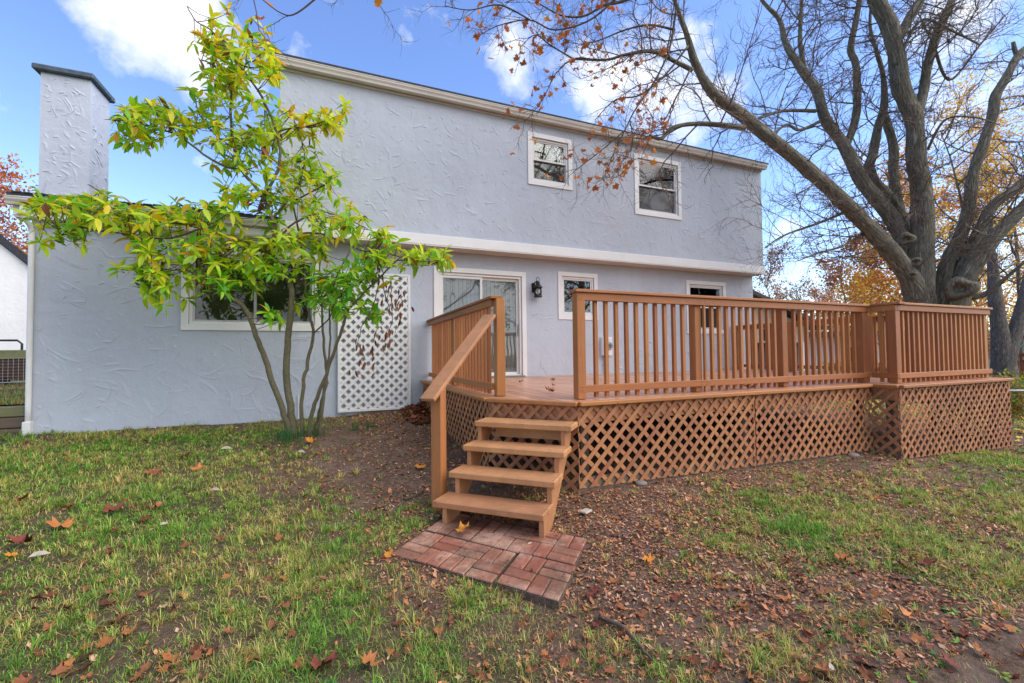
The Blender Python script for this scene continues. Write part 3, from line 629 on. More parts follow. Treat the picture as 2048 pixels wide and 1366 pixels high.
for q in ((2.42, 3.95), (4.8, 3.98), (7.2, 3.98), (7.4, 3.66), (10.3, 3.66), (1.8, 4.9), (4.8, 6.2), (7.4, 6.2)): MB().box((q[0]-.05, q[1]-.05, -.25), (q[0]+.05, q[1]+.05, DZ-.22)).build('support_post', M['weathered'], dk)
# railing
RT, RB = DZ+1.165, DZ+.075                                      # underside of cap, underside of bottom rail
balm = MB().box((-.02, -.02, 0), (.02, .02, 1.165-.014)).mesh('baluster'); 
balm2 = MB().prism([(-.02, -.02, -.035), (.02, -.02, -.035), (.02, .02, 0), (-.02, .02, 0)], (0, 0, 0.001)).mesh('x')
def rail_run(a, b, nb, ins=0.06, end0=0., end1=0., cap0=.04, cap1=.04):
    """rails on the outer face, balusters behind them; a,b = line of the rails' outer face"""
    a = np.array(a, float); b = np.array(b, float); ln = np.linalg.norm(b-a); t = (b-a)/ln; n = np.array([t[1], -t[0]])
    P = lambda s, o: a+t*s+n*o
    grain = 'woodX' if abs(t[0]) > .7 else 'woodY'
    def board(name, s0, s1, o0, o1, z0, z1):
        q = [P(s0, o0), P(s1, o0), P(s1, o1), P(s0, o1)]
        MB().prism([(p[0], p[1], z0) for p in q], (0, 0, z1-z0)).build(name, M[grain], dk, bevel=.005)
    board('top_rail', end0, ln-end1, -.038, 0, RT-.088, RT-.001)
    board('bottom_rail', end0, ln-end1, -.038, 0, RB, RB+.078)
    board('cap_rail', end0-cap0, ln-end1+cap1, -.125, .022, RT, RT+.034)
    for s in nb:
        p = P(s, -.060); z = DZ+.012; o = link('baluster', balm, M['woodZ'], dk, (p[0], p[1], z), rot=(0, 0, math.atan2(t[1], t[0])+random.gauss(0, .02)))
def post(x0, x1, y0, y1, z0=DZ+.005, z1=None): MB().box((x0, y0, z0), (x1, y1, z1 or RT-.001)).build('post', M['woodZ'], dk, bevel=.006)
FY, RY, LX, EX = 4.02, 3.68, 1.73, 10.2
seg = lambda a, b, n: [a+(b-a)*(i+1)/(n+1) for i in range(n)]
xs0 = 2.44
rail_run((xs0, FY), (7.62, FY), [q-xs0 for q in seg(2.55, 4.09, 10)+seg(4.30, 5.70, 10)+seg(5.84, 7.46, 11)], cap1=.13)
post(2.425, 2.53, FY+.002, FY+.107); post(4.13, 4.235, FY+.04, FY+.145); post(4.245, 4.28, FY+.005, FY+.04); post(5.71, 5.815, FY+.04, FY+.145); post(7.47, 7.61, FY+.01, FY+.15)
rail_run((7.62, FY), (7.62, RY), seg(.02, .30, 2), end0=.0, end1=0, cap0=-.03, cap1=.06)
rail_run((7.66, RY), (10.40, RY), seg(.1, 2.66, 18), cap0=.07)
post(7.63, 7.75, RY+.01, RY+.12); post(10.29, 10.385, RY+.042, RY+.14)
rail_run((LX, WY-.03), (LX, 4.86), seg(.02, 3.62, 25), cap1=.07)
post(1.775, 1.885, 4.775, 4.885); post(1.772, 1.87, 6.75, 6.85)
rail_run((EX, RY+.2), (EX, WY-.03), [], cap0=.1)                 # far side railing, seen from inside
for q in seg(.1, 4.6, 31): link('baluster', balm, M['woodZ'], dk, (EX-.06, RY+.2+q, DZ+.012))
for yy in (WY-.13, 7.0, 5.3): post(EX-.14, EX-.04, yy-.05, yy+.05)

# ------------------------------------------------------------------ stairs
wv = np.array([math.cos(math.radians(-43.5)), math.sin(math.radians(-43.5))]); nv = np.array([-wv[1], wv[0]])
st = empty('deck_stairs', (1.45, 3.9, .05), label='four wide brown wooden steps with one sloping handrail up to the deck', cat='stairs')
FC = [np.array(p) for p in ((1.178, 3.497), (1.365, 3.650), (1.552, 3.815), (1.732, 3.985))]
TH = .058; ZT = [.25, .45, .65, .85]
for c, z in zip(FC, ZT):
    for k, (d0, d1) in enumerate(((0, .142), (.146, .292))):
        q = [c-wv*.517+nv*d0, c+wv*.517+nv*d0, c+wv*.517+nv*d1, c-wv*.517+nv*d1]
        MB().prism([(p[0], p[1], z-TH) for p in q], (0, 0, TH)).build('tread', M['tread'], st, bevel=.008)
def stringer(off):
    o0 = off; S = []
    base = FC[0]+nv*.03
    rel = lambda c: float((c-base)@nv)
    pts = [(0, .02)]
    for i, (c, z) in enumerate(zip(FC, ZT)):
        s = rel(c)+.03; pts += [(s, (.02 if i == 0 else ZT[i-1]-TH)), (s, z-TH)]
    s_end = rel(np.array([1.97, 4.25]))+.0; pts += [(s_end, ZT[3]-TH), (s_end, DZ-.30), (.20, .02)]
    pts = pts[1:]
    out = [(base[0]+nv[0]*s+wv[0]*o0, base[1]+nv[1]*s+wv[1]*o0, z) for s, z in pts]
    MB().prism(out, (wv[0]*.042, wv[1]*.042, 0)).build('stringer', M['tread'], st)
stringer(-.43); stringer(.468)
c = FC[3]+nv*.23; q = [c-wv*.38, c+wv*.41, c+wv*.41+nv*.035, c-wv*.38+nv*.035]; MB().prism([(p[0], p[1], .66) for p in q], (0, 0, .10)).build('cleat', M['tread'], st)
pb = np.array([.93, 4.135]); q = [pb+wv*a+nv*b for a, b in ((-.055, -.055), (.055, -.055), (.055, .055), (-.055, .055))]
MB().add([(p[0], p[1], .0) for p in q]+[(p[0], p[1], 1.20+.042*s) for p, s in zip(q, (-1, -1, 1, 1))], [(3, 2, 1, 0), (4, 5, 6, 7), (0, 1, 5, 4), (1, 2, 6, 5), (2, 3, 7, 6), (3, 0, 4, 7)]).build('handrail_post', M['woodZ'], st, bevel=.006)
ha, hb = np.array([.80, 4.03, 1.125]), np.array([1.70, 4.80, 2.005]); MB().bar(ha, hb, .165, .04).build('handrail', M['tread'], st, bevel=.006)

sc_ = MB()
for c, z in zip(FC, ZT):
    for o_ in (-.41, .49):
        for d_ in (.04, .10, .19, .25): q = c+wv*o_+nv*d_; sc_.lathe((q[0], q[1], z-.003), [(.0045, 0), (.0045, .0045)], 6)
sc_.build('screw_heads', M['black'], st, kind='stuff')
sc_ = MB()
for x_ in (2.475, 4.18, 4.26, 5.76, 7.54):
    for z_ in (RB+.02, RB+.058, RT-.065, RT-.025): sc_.tube([(x_, FY+.001, z_), (x_, FY-.0025, z_)], .0045, 6)
sc_.build('screw_heads', M['black'], dk, kind='stuff')
# ------------------------------------------------------------------ paver tiles
O = np.array([.389, 3.41]); pw = np.array([.625, -.78]); pd = np.array([.70, .714]); T_ = .455
names = {(0, 0): 'left front', (1, 0): 'middle front', (2, 0): 'right front', (0, 1): 'left rear', (1, 1): 'middle rear', (2, 1): 'right rear'}
labs = {(0, 0): 'red brick pattern paver at the left front corner of the pad', (1, 0): 'stained red brick paver at the middle front of the pad', (2, 0): 'pale stained brick paver at the right front corner, nearest the viewer',
        (0, 1): 'red brick paver at the left rear by the stair post', (1, 1): 'dark red brick paver under the bottom step with a leaf', (2, 1): 'brick paver at the right rear beside the right stringer'}
for j in range(2):
    for i in range(3):
        o2 = O+pw*(i*T_+.004*i)+pd*(j*T_+.006*j)+np.array([random.gauss(0, .006), random.gauss(0, .006)]); cz = .052+random.gauss(0, .004)+(.008 if i == 2 else 0)
        root = empty('paver_tile', (*(o2+pw*.22+pd*.22), cz-.05), label=labs[(i, j)], cat='paver', group='brick pattern pavers at the foot of the stairs')
        q = [o2, o2+pw*(T_-.006), o2+pw*(T_-.006)+pd*(T_-.006), o2+pd*(T_-.006)]
        MB().prism([(p[0], p[1], cz-.06) for p in q], (0, 0, .048)).build('slab', M['joint'], root)
        h = (T_-.006)/2; b2 = h/2; gpx = .004
        for bi in range(2):
            for bj in range(2):
                for k in range(2):
                    if (bi+bj+i+j) % 2 == 0: r0 = (bi*h+gpx, bj*h+k*b2+gpx, (bi+1)*h-gpx, bj*h+(k+1)*b2-gpx)
                    else: r0 = (bi*h+k*b2+gpx, bj*h+gpx, bi*h+(k+1)*b2-gpx, (bj+1)*h-gpx)
                    q = [o2+pw*a+pd*b for a, b in ((r0[0], r0[1]), (r0[2], r0[1]), (r0[2], r0[3]), (r0[0], r0[3]))]
                    MB().prism([(p[0]+random.gauss(0, .0015), p[1]+random.gauss(0, .0015), cz-.0125) for p in q], (random.gauss(0, .0008), random.gauss(0, .0008), .0125+random.gauss(.001, .002))).build('brick', M['brick'], root, bevel=.006)

# ------------------------------------------------------------------ leaves: shared meshes
def leaf_verts(length, width, fold, droop, nl=5, twist=0.):
    """lance shaped leaf along +X, folded on its midrib, bending down: (verts, quads)"""
    V = []; Q = []
    for i in range(nl):
        s = i/(nl-1); w = width/2*(math.sin(math.pi*min(1, s**.85*1.0))**.8 if 0 < s < 1 else .02); z = -droop*s*s*length
        for sd in (-1, 0, 1):
            V.append((s*length, sd*w*math.cos(fold), z+abs(sd)*w*math.sin(fold)+twist*sd*w*s))
    for i in range(nl-1):
        for j in range(2): a = i*3+j; Q.append((a, a+1, a+4, a+3))
    return np.array(V), np.array(Q)
MAPLE = [(0, -.06), (.10, -.10), (.30, -.22), (.27, -.05), (.50, -.02), (.42, .10), (.56, .26), (.34, .27), (.30, .36), (.20, .34), (.24, .52), (.10, .50), (0, .78)]
MAPLE = MAPLE+[(-x_, y_) for x_, y_ in MAPLE[-2:0:-1]]
def maple_verts(size, curl, rnd):
    """lobed maple leaf as a fan round its centre, cupped and crumpled"""
    P = [(0, .16, 0)]
    for k, (x_, y_) in enumerate(MAPLE):
        r = math.hypot(x_, y_-.16); P.append((x_*(1+rnd.gauss(0, .06)), y_*(1+rnd.gauss(0, .05)), curl*r*r*1.6+rnd.gauss(0, .10)*r+curl*.5*x_+curl*.35*math.sin(9*x_+4*y_)*r))
    n = len(MAPLE); V = np.array(P)*size; Tn = np.array([(0, 1+i, 1+(i+1) % n) for i in range(n)])
    return V, Tn
def colored(name, V, Fc, col, nper, jit=.0):
    c = np.tile(np.array(col), (len(V), 1))
    if jit: c = c*(1+rng.normal(0, jit, (len(V), 1)))
    return np_mesh(name, V, Fc, np.clip(c, 0, 1), nper)
def rotm(d, up, roll=0):
    """3x3 whose X axis is d and Z is near up"""
    d = d/np.linalg.norm(d); y = np.cross(up, d); y /= np.linalg.norm(y)+1e-9; z = np.cross(d, y)
    c, s = math.cos(roll), math.sin(roll); y, z = y*c+z*s, -y*s+z*c; return np.stack([d, y, z], 1)
def smooth_path(pts, n):
    P = np.array(pts, float); m = len(P); s = np.linspace(0, m-1, n); out = []
    for q in s:
        i = min(int(q), m-2); t = q-i; p0, p1, p2, p3 = P[max(i-1, 0)], P[i], P[i+1], P[min(i+2, m-1)]
        out.append(.5*((2*p1)+(-p0+p2)*t+(2*p0-5*p1+4*p2-p3)*t*t+(-p0+3*p1-3*p2+p3)*t**3))
    return np.array(out)

# ------------------------------------------------------------------ small tree (umbrella magnolia) by the wall
TB = gp(602, 874); mg = empty('small_tree', TB, label='slender multi stemmed tree with green and yellow leaves before the lavender wall', cat='tree')
T0 = float((TB-CAM)@_F)
def mpath(px, w0, w1, dt0=0., dt1=0., n=None):
    n = n or max(8, len(px)*4); k = len(px); pts = [at(u, v, T0+dt0+(dt1-dt0)*i/(k-1)) for i, (u, v) in enumerate(px)]
    P = smooth_path(pts, n); s = np.linspace(0, 1, n); r = (w0+(w1-w0)*s)/2/FPX*T0*.84
    if n > 6: P[2:-1] += rng.normal(0, .006, (n-3, 3))
    return P, r
STEMS = [([(583, 875), (572, 840), (550, 776), (530, 718), (511, 669), (492, 621), (472, 602), (437, 586), (414, 560), (396, 520)], 15, 6, 0, -.6),
         ([(590, 875), (579, 808), (572, 737), (577, 669), (582, 621), (582, 573), (563, 540), (543, 511), (550, 479), (544, 440), (526, 393), (485, 342), (468, 297), (461, 239), (461, 178), (440, 140), (403, 120)], 17, 3, 0, -.3),
         ([(604, 873), (604, 782), (614, 727), (627, 666), (619, 634), (612, 590), (605, 520), (598, 467), (584, 403)], 9, 4, 0, .3),
         ([(616, 874), (627, 814), (646, 766), (666, 711), (685, 653), (698, 621), (730, 585), (765, 550), (800, 515)], 10, 3, -.1, -.5),
         ([(638, 872), (646, 798), (654, 760), (651, 718), (645, 653), (645, 615), (640, 540), (650, 480)], 9, 3, .05, .3),
         ([(626, 873), (638, 820), (650, 765), (661, 685), (659, 621), (670, 560), (700, 500)], 6, 3, .1, .1)]
BR = [([(526, 393), (560, 330), (550, 256), (520, 190), (485, 137), (458, 92), (424, 62), (390, 40), (374, 12)], 7, 2, -.15, -.4),
      ([(485, 342), (427, 321), (362, 273), (301, 253), (262, 246), (228, 240)], 6, 2, -.2, -.7), ([(362, 273), (342, 253), (318, 222), (290, 196)], 3, 2, -.4, -.6),
      ([(468, 297), (430, 270), (400, 230), (388, 190)], 4, 2, -.2, .1), ([(545, 300), (560, 262), (615, 253), (673, 236), (690, 225)], 4, 2, -.1, .2),
      ([(544, 440), (590, 380), (610, 320), (600, 270), (580, 220)], 5, 2, 0, .4), ([(485, 137), (520, 110), (540, 90), (530, 60)], 3, 1.5, 0, .1), ([(461, 178), (430, 160), (420, 130)], 3, 1.5, -.2, -.2),
      ([(543, 511), (480, 480), (400, 455), (320, 440), (230, 425), (150, 416), (65, 412)], 7, 2, -.05, -.9), ([(538, 506), (487, 491), (439, 513), (380, 490), (320, 500), (270, 535)], 6, 2, -.05, -.7),
      ([(400, 457), (330, 478), (231, 466), (160, 455), (120, 470)], 4, 2, -.4, -.9), ([(414, 560), (370, 540), (310, 545), (270, 565)], 4, 2, -.6, -.9), ([(472, 602), (500, 570), (520, 540)], 3, 2, -.3, -.2),
      ([(582, 573), (620, 555), (660, 560), (700, 575)], 4, 2, 0, -.3), ([(550, 479), (600, 440), (650, 425), (700, 440), (745, 462)], 5, 2, 0, -.1), ([(598, 467), (650, 470), (720, 500), (760, 503), (820, 520), (862, 526), (895, 520)], 5, 1.8, .1, -.5),
      ([(584, 403), (630, 380), (660, 360), (645, 340)], 4, 2, .2, .3), ([(627, 666), (656, 640), (670, 610)], 4, 2, 0, .1), ([(645, 615), (620, 590), (600, 580)], 3, 2, .1, .2), ([(645, 615), (690, 590), (720, 610)], 3, 2, .1, -.2),
      ([(526, 393), (470, 400), (410, 420), (360, 410)], 4, 2, -.1, .2), ([(563, 540), (520, 560), (470, 555), (430, 540)], 4, 2, 0, -.4), ([(582, 621), (540, 625), (510, 648)], 3, 1.5, 0, -.3), ([(560, 330), (500, 290), (440, 300)], 3, 2, 0, .3),
      ([(760, 550), (750, 600), (722, 660), (712, 700)], 3, 1.2, -.4, -.5), ([(765, 550), (770, 590), (785, 640), (770, 670)], 3, 1.2, -.4, -.5)]
paths = []
for k, (px, w0, w1, a, b) in enumerate(STEMS):
    P, r = mpath(px, w0, w1, a, b); P[0][2] -= .05; r[:3] *= np.array([1.25, 1.12, 1.05])
    MB().tube(P, r, 9).build('stem', M['stem'], mg, True); paths.append((P, r))
bmb = []
for px, w0, w1, a, b in BR:
    P, r = mpath(px, w0, w1, a, b); MB().tube(P, r, 6).build('branch', M['stem'] if w0 > 4 else M['twig'], mg, True); paths.append((P, r))
ALLP = np.concatenate([p[len(p)//3:] for p, _ in paths])
# whorls of leaves fill the crown as seen (pixel centre, radii, how many, colour mood)
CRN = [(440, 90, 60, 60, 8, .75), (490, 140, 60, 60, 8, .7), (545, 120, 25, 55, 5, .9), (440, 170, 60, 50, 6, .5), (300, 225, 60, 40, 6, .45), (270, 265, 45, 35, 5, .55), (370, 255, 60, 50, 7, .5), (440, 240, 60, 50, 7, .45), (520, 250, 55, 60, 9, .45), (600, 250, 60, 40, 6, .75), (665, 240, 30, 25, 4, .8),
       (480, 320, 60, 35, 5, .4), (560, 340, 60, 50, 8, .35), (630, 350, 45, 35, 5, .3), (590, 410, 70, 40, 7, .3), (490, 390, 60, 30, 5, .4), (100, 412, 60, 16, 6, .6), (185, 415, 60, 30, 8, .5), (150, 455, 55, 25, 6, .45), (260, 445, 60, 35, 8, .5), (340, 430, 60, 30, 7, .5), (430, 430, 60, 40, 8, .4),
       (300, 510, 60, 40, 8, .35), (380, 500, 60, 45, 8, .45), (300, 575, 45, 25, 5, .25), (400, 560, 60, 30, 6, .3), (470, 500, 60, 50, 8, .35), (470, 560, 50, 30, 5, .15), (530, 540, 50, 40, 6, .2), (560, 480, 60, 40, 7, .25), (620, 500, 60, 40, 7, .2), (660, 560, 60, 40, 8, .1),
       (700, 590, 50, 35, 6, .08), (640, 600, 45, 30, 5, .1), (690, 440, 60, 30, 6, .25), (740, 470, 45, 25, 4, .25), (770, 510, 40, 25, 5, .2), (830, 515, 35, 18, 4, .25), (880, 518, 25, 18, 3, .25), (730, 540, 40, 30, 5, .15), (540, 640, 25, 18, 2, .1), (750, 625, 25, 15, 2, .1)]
LG = [lin(164, 208, 44), lin(190, 218, 40), lin(128, 196, 48), lin(206, 224, 62)]
LY = [lin(236, 228, 44), lin(244, 210, 36), lin(216, 226, 52), lin(232, 178, 40), lin(208, 218, 46)]
LB = [lin(150, 86, 34), lin(128, 76, 44)]
crown = []                                                      # (position, dir, length, colour)
twigs = MB()
for (u, v, ru, rv, n, yel) in CRN:
    for _ in range(int(n*3.4)):
        uu = u+random.gauss(0, ru*.5); vv = v+random.gauss(0, rv*.5)
        d0 = ray(uu, vv); cand = CAM+d0*T0; dd = ((ALLP-(CAM+d0[None]*(((ALLP-CAM)@d0)/(d0@d0))[:, None]))**2).sum(1); kbest = np.argsort(dd)[:12]; kb = random.choice(list(kbest)); q = ALLP[kb]
        tt = float((q-CAM)@_F)+random.gauss(0, .22); c = at(uu, vv, tt)
        if c[1] > (UY if c[2] > 3.6 else WY)-.12: c = at(uu, vv, tt*((UY-.2)/c[1]))
        if np.linalg.norm(c-q) < 1.1:
            midp = (c+q)/2+np.array([0, 0, -.03]); twigs.tube(smooth_path([q, midp, c], 5), [.006, .005, .0045, .004, .003], 5)
            ax = c-q+np.array([0, 0, .12])
        else: ax = np.array([0, 0, 1.])
        ax = ax/np.linalg.norm(ax)+np.array([0, 0, .35]); ax /= np.linalg.norm(ax)
        nl = random.randint(6, 10); ph = random.random()*6.28; wy = np.cross(ax, [.3, .5, .1]); wy /= np.linalg.norm(wy); wz = np.cross(ax, wy)
        wm = random.random()
        for k in range(nl):
            an = ph+k*6.283/nl+random.gauss(0, .25); el = random.gauss(.12, .35)
            d = (wy*math.cos(an)+wz*math.sin(an))*math.cos(el)+ax*math.sin(el); d[2] -= .06
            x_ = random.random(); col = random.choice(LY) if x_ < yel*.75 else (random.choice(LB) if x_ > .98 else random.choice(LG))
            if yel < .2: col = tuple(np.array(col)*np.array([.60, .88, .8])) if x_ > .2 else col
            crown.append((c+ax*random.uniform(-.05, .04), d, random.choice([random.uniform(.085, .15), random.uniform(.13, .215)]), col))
twigs.build('twigs', M['twig'], mg, kind='stuff')
for (u, v) in [(757, 500), (750, 545), (775, 570), (788, 590), (770, 600), (800, 578), (812, 610), (790, 626), (757, 660), (752, 672), (775, 672), (785, 680), (765, 690), (720, 695), (724, 715), (745, 705), (715, 745), (742, 735), (777, 665), (795, 600), (720, 690)]:   # dead brown leaves
    for _ in range(4): crown.append((at(u+random.gauss(0, 7), v+random.gauss(0, 8), T0-.45+random.gauss(0, .06)), np.array([random.gauss(0, .35), random.gauss(0, .35), -1.]), random.uniform(.07, .125), random.choice([lin(142, 82, 52), lin(98, 52, 34), lin(150, 96, 60)])))
# clamp leaves off the walls, then: the 300 that show largest (nearest) as parts, the rest as one mass
LV = [leaf_verts(1, random.uniform(.30, .40), random.uniform(.05, .45), random.uniform(.0, .5), 5, random.gauss(0, .35)) for _ in range(8)]
crown.sort(key=lambda c: float((c[0]-CAM)@_F)-c[2]*3)
lmesh = {}
V_, Q_, C_ = [], [], []; off = 0
for i, (p, d, ln, col) in enumerate(crown):
    R_ = rotm(np.array(d), np.array([random.gauss(0, .25), random.gauss(0, .25)-.15, 1.]), random.gauss(0, .35))
    if i < 290:
        kk = random.randrange(8); ci = tuple(round(x, 3) for x in col); key = (kk % 4, ci)
        if key not in lmesh: lmesh[key] = colored('leaf', LV[kk][0], LV[kk][1], col, 4, .08); lmesh[key].materials.append(M['leafc'])
        o = link('leaf', lmesh[key], None, mg, p, rot=Matrix(R_.tolist()).to_euler(), scale=ln)
    else:
        v, q = LV[random.randrange(8)]; V_.append((v*ln)@R_.T+p); Q_.append(q+off); off += len(v); C_.append(np.tile(np.array(col)*random.uniform(.85, 1.15), (len(v), 1)))
link('foliage', np_mesh('foliage', np.concatenate(V_), np.concatenate(Q_), np.concatenate(C_), 4), M['leafc'], mg, (0, 0, 0), kind='stuff')

# ------------------------------------------------------------------ big maple beyond the deck
MT = 9.6
mbase = at(1880, 640, MT); mbase[2] = GZf(mbase)
mp_ = empty('maple_tree', mbase, label='large old maple with thick grey forking limbs beyond the right end of the deck', cat='tree')
thin = lambda u: .86/math.sqrt(1+((u-1024)/FPX)**2)
def bk(o, P, r, sides):
    """bark coordinates round and along a tube: (r cos, r sin, length)"""
    n = len(P); ln = np.concatenate([[0], np.cumsum(np.linalg.norm(np.diff(P, axis=0), axis=1))]); a = np.arange(sides)*2*math.pi/sides
    C = np.stack([np.outer(r, np.cos(a)), np.outer(r, np.sin(a)), np.repeat(ln[:, None], sides, 1)], -1).reshape(-1, 3)+np.array([P[0][0]*3, P[0][1]*3, 0])
    me = o.data; at_ = me.attributes.new('bk', 'FLOAT_VECTOR', 'POINT'); at_.data.foreach_set('vector', C.astype(np.float32).ravel()[:len(me.vertices)*3]); return o
def limb(px, dt, n=None, name='limb', sides=14, wob=.012, parent=None, knots=True):
    """px: (u, v, width px); dt: depth offsets along the list (start, end)"""
    k = len(px); ts = [MT+dt[0]+(dt[1]-dt[0])*i/(k-1) for i in range(k)]
    pts = [at(u, v, t) for (u, v, w), t in zip(px, ts)]; rr = [w/2/FPX*t*thin(u) for (u, v, w), t in zip(px, ts)]
    n = n or k*5; P = smooth_path(pts, n); r = np.interp(np.linspace(0, k-1, n), np.arange(k), rr)
    mb = MB(); mb.tube(P, r, sides)
    if sides >= 10:                                             # lumpy, furrowed section
        V = np.array(mb.v).reshape(n, sides, 3)
        for i in range(n):
            for j in range(sides):
                q = V[i, j]; nrm = q-P[i]; f = mnoise.noise(Vector(q*2.3))*.14+mnoise.noise(Vector(q*6.5))*.09+mnoise.noise(Vector(q*15))*.05; V[i, j] = P[i]+nrm*(1+f)
        mb.v = [tuple(x) for x in V.reshape(-1, 3)]
    bk(mb.build(name, M['bark'], parent or mp_, True, bevel=0), P, r, sides); return P, r
LIMBS = []
LIMBS.append(limb([(1850, 800, 150), (1848, 730, 108), (1844, 660, 88), (1840, 600, 76), (1842, 520, 66), (1845, 430, 58), (1840, 366, 52), (1832, 321, 50), (1828, 241, 48), (1812, 200, 47), (1803, 174, 46), (1792, 107, 44), (1779, 54, 44), (1757, 8, 42), (1735, -60, 38), (1715, -160, 28)], (0, -.3), 70, 'trunk', 28))
LIMBS.append(limb([(1912, 800, 130), (1910, 730, 96), (1911, 660, 76), (1918, 594, 62), (1942, 540, 52), (1978, 486, 46), (2017, 445, 42), (2060, 400, 38), (2110, 340, 44), (2170, 250, 36), (2220, 130, 26)], (-.25, -.6), None, 'limb', 20))
LIMBS.append(limb([(1848, 660, 70), (1834, 590, 62), (1798, 525, 50), (1745, 463, 44), (1690, 407, 39), (1640, 360, 36), (1560, 292, 34), (1480, 228, 29), (1425, 185, 25), (1392, 130, 19), (1374, 70, 14), (1352, 10, 9), (1335, -60, 5)], (.05, -1.9), None, 'limb', 18))
LIMBS.append(limb([(1852, 600, 50), (1822, 520, 46), (1786, 440, 42), (1727, 366, 36), (1687, 289, 31), (1650, 238, 27), (1634, 182, 24), (1607, 145, 22), (1572, 88, 16), (1559, 40, 12), (1527, 5, 8), (1500, -40, 5)], (.1, .3), None, 'limb', 14))
LIMBS.append(limb([(1690, 295, 22), (1706, 257, 22), (1714, 214, 20), (1714, 160, 20), (1711, 126, 19), (1701, 99, 18), (1709, 54, 16), (1719, 0, 15), (1730, -80, 11)], (.2, .5), None, 'limb', 10))
LIMBS.append(limb([(1610, 150, 14), (1604, 110, 12), (1600, 80, 11), (1604, 0, 9), (1612, -70, 5)], (.3, .3), None, 'limb', 10))
LIMBS.append(limb([(1850, 560, 40), (1800, 430, 32), (1741, 348, 26), (1746, 308, 24), (1757, 250, 22), (1768, 215, 20), (1766, 150, 14), (1752, 100, 11), (1740, 50, 8), (1745, -20, 5)], (.3, .9), None, 'limb', 10))
LIMBS.append(limb([(1852, 570, 46), (1812, 480, 34), (1789, 366, 28), (1787, 295, 24), (1776, 254, 22), (1768, 225, 18)], (.5, .9), None, 'limb', 10))
LIMBS.append(limb([(1828, 245, 40), (1838, 210, 32), (1847, 180, 27), (1854, 134, 25), (1870, 80, 25), (1888, 35, 25), (1906, -5, 22), (1930, -80, 16)], (0, .2), None, 'limb', 12))
LIMBS.append(limb([(1790, 100, 20), (1805, 62, 28), (1821, 32, 28), (1838, 5, 26), (1852, -40, 22)], (-.2, 0), None, 'limb', 12))
LIMBS.append(limb([(1876, 620, 50), (1894, 527, 42), (1919, 477, 36), (1938, 413, 33), (1946, 350, 31), (1966, 289, 30), (1985, 228, 32), (1991, 193, 30), (2009, 161, 27), (2036, 112, 24), (2052, 95, 20)], (.2, .8), None, 'limb', 14))
LIMBS.append(limb([(2034, 112, 14), (2029, 98, 13), (2026, 84, 11)], (.75, .75), None, 'broken_stub', 10))
LIMBS.append(limb([(1915, 560, 46), (1950, 480, 36), (1985, 413, 32), (2033, 375, 30), (2090, 320, 26)], (.1, .3), None, 'limb', 12))
LIMBS.append(limb([(1930, 590, 40), (1965, 590, 20), (1995, 570, 15), (2030, 540, 12), (2070, 505, 9)], (-.3, -.9), None, 'limb', 10))
SIDE = [limb([(1490, 256, 16), (1431, 249, 13), (1383, 248, 11), (1345, 256, 10), (1322, 277, 9), (1298, 270, 6)], (-1.4, -1.6), None, 'limb', 8), limb([(1631, 222, 11), (1567, 222, 8), (1513, 238, 6)], (.2, -.6), None, 'limb', 8),
        limb([(1384, 140, 12), (1356, 126, 10), (1305, 103, 9), (1253, 109, 7), (1209, 120, 5), (1147, 118, 4)], (-1.8, -2.4), None, 'limb', 8), limb([(1645, 240, 9), (1600, 260, 8), (1570, 250, 7), (1530, 290, 4)], (.2, -.2), None, 'limb', 8),
        limb([(1792, 130, 9), (1840, 42, 8), (1900, 60, 7), (1960, 90, 5)], (-.3, -.8), None, 'limb', 8), limb([(1870, 100, 10), (1900, 160, 8), (1960, 90, 6), (2010, 30, 4)], (.1, .5), None, 'limb', 8), limb([(1855, 300, 9), (1890, 240, 7), (1950, 235, 5), (2000, 250, 3)], (-.2, -.9), None, 'limb', 8),
        limb([(1742, 455, 10), (1690, 490, 7), (1640, 505, 5), (1600, 520, 3)], (-.3, -.8), None, 'limb', 8), limb([(1700, 420, 9), (1640, 445, 7), (1570, 470, 5), (1530, 495, 3)], (-.4, -.9), None, 'limb', 8), limb([(1930, 450, 8), (1975, 470, 5), (2040, 470, 4)], (-.5, -1.3), None, 'limb', 8)]
def knob(u, v, r, dt, ring=True):
    c = at(u, v, MT+dt); d = CAM-c; d /= np.linalg.norm(d); a = np.cross(d, [0, 0, 1]); a /= np.linalg.norm(a); b = np.cross(a, d); R0 = r/FPX*MT
    prof = [(1.45, -.45), (1.3, .05), (1.1, .35), (.85, .42), (.62, .25), (.5, -.1), (.25, -.25), (.02, -.28)]; n = 18; vs = []; fs = []
    for rr, h in prof:
        for i in range(n):
            t = 2*math.pi*i/n; k = 1+.12*math.sin(3*t+r)+.06*math.sin(5*t); vs.append(c+(a*math.cos(t)+b*math.sin(t)*.85)*R0*rr*k+d*R0*h)
    for k in range(len(prof)-1):
        for i in range(n): j = (i+1) % n; fs.append((k*n+i, k*n+j, (k+1)*n+j, (k+1)*n+i))
    MB().add(vs, fs).build('branch_scar', M['bark_world'], mp_, True)
knob(1920, 577, 17, -.62); knob(1812, 478, 10, -.36); knob(1830, 524, 7, -.42); knob(1824, 550, 6, -.42)
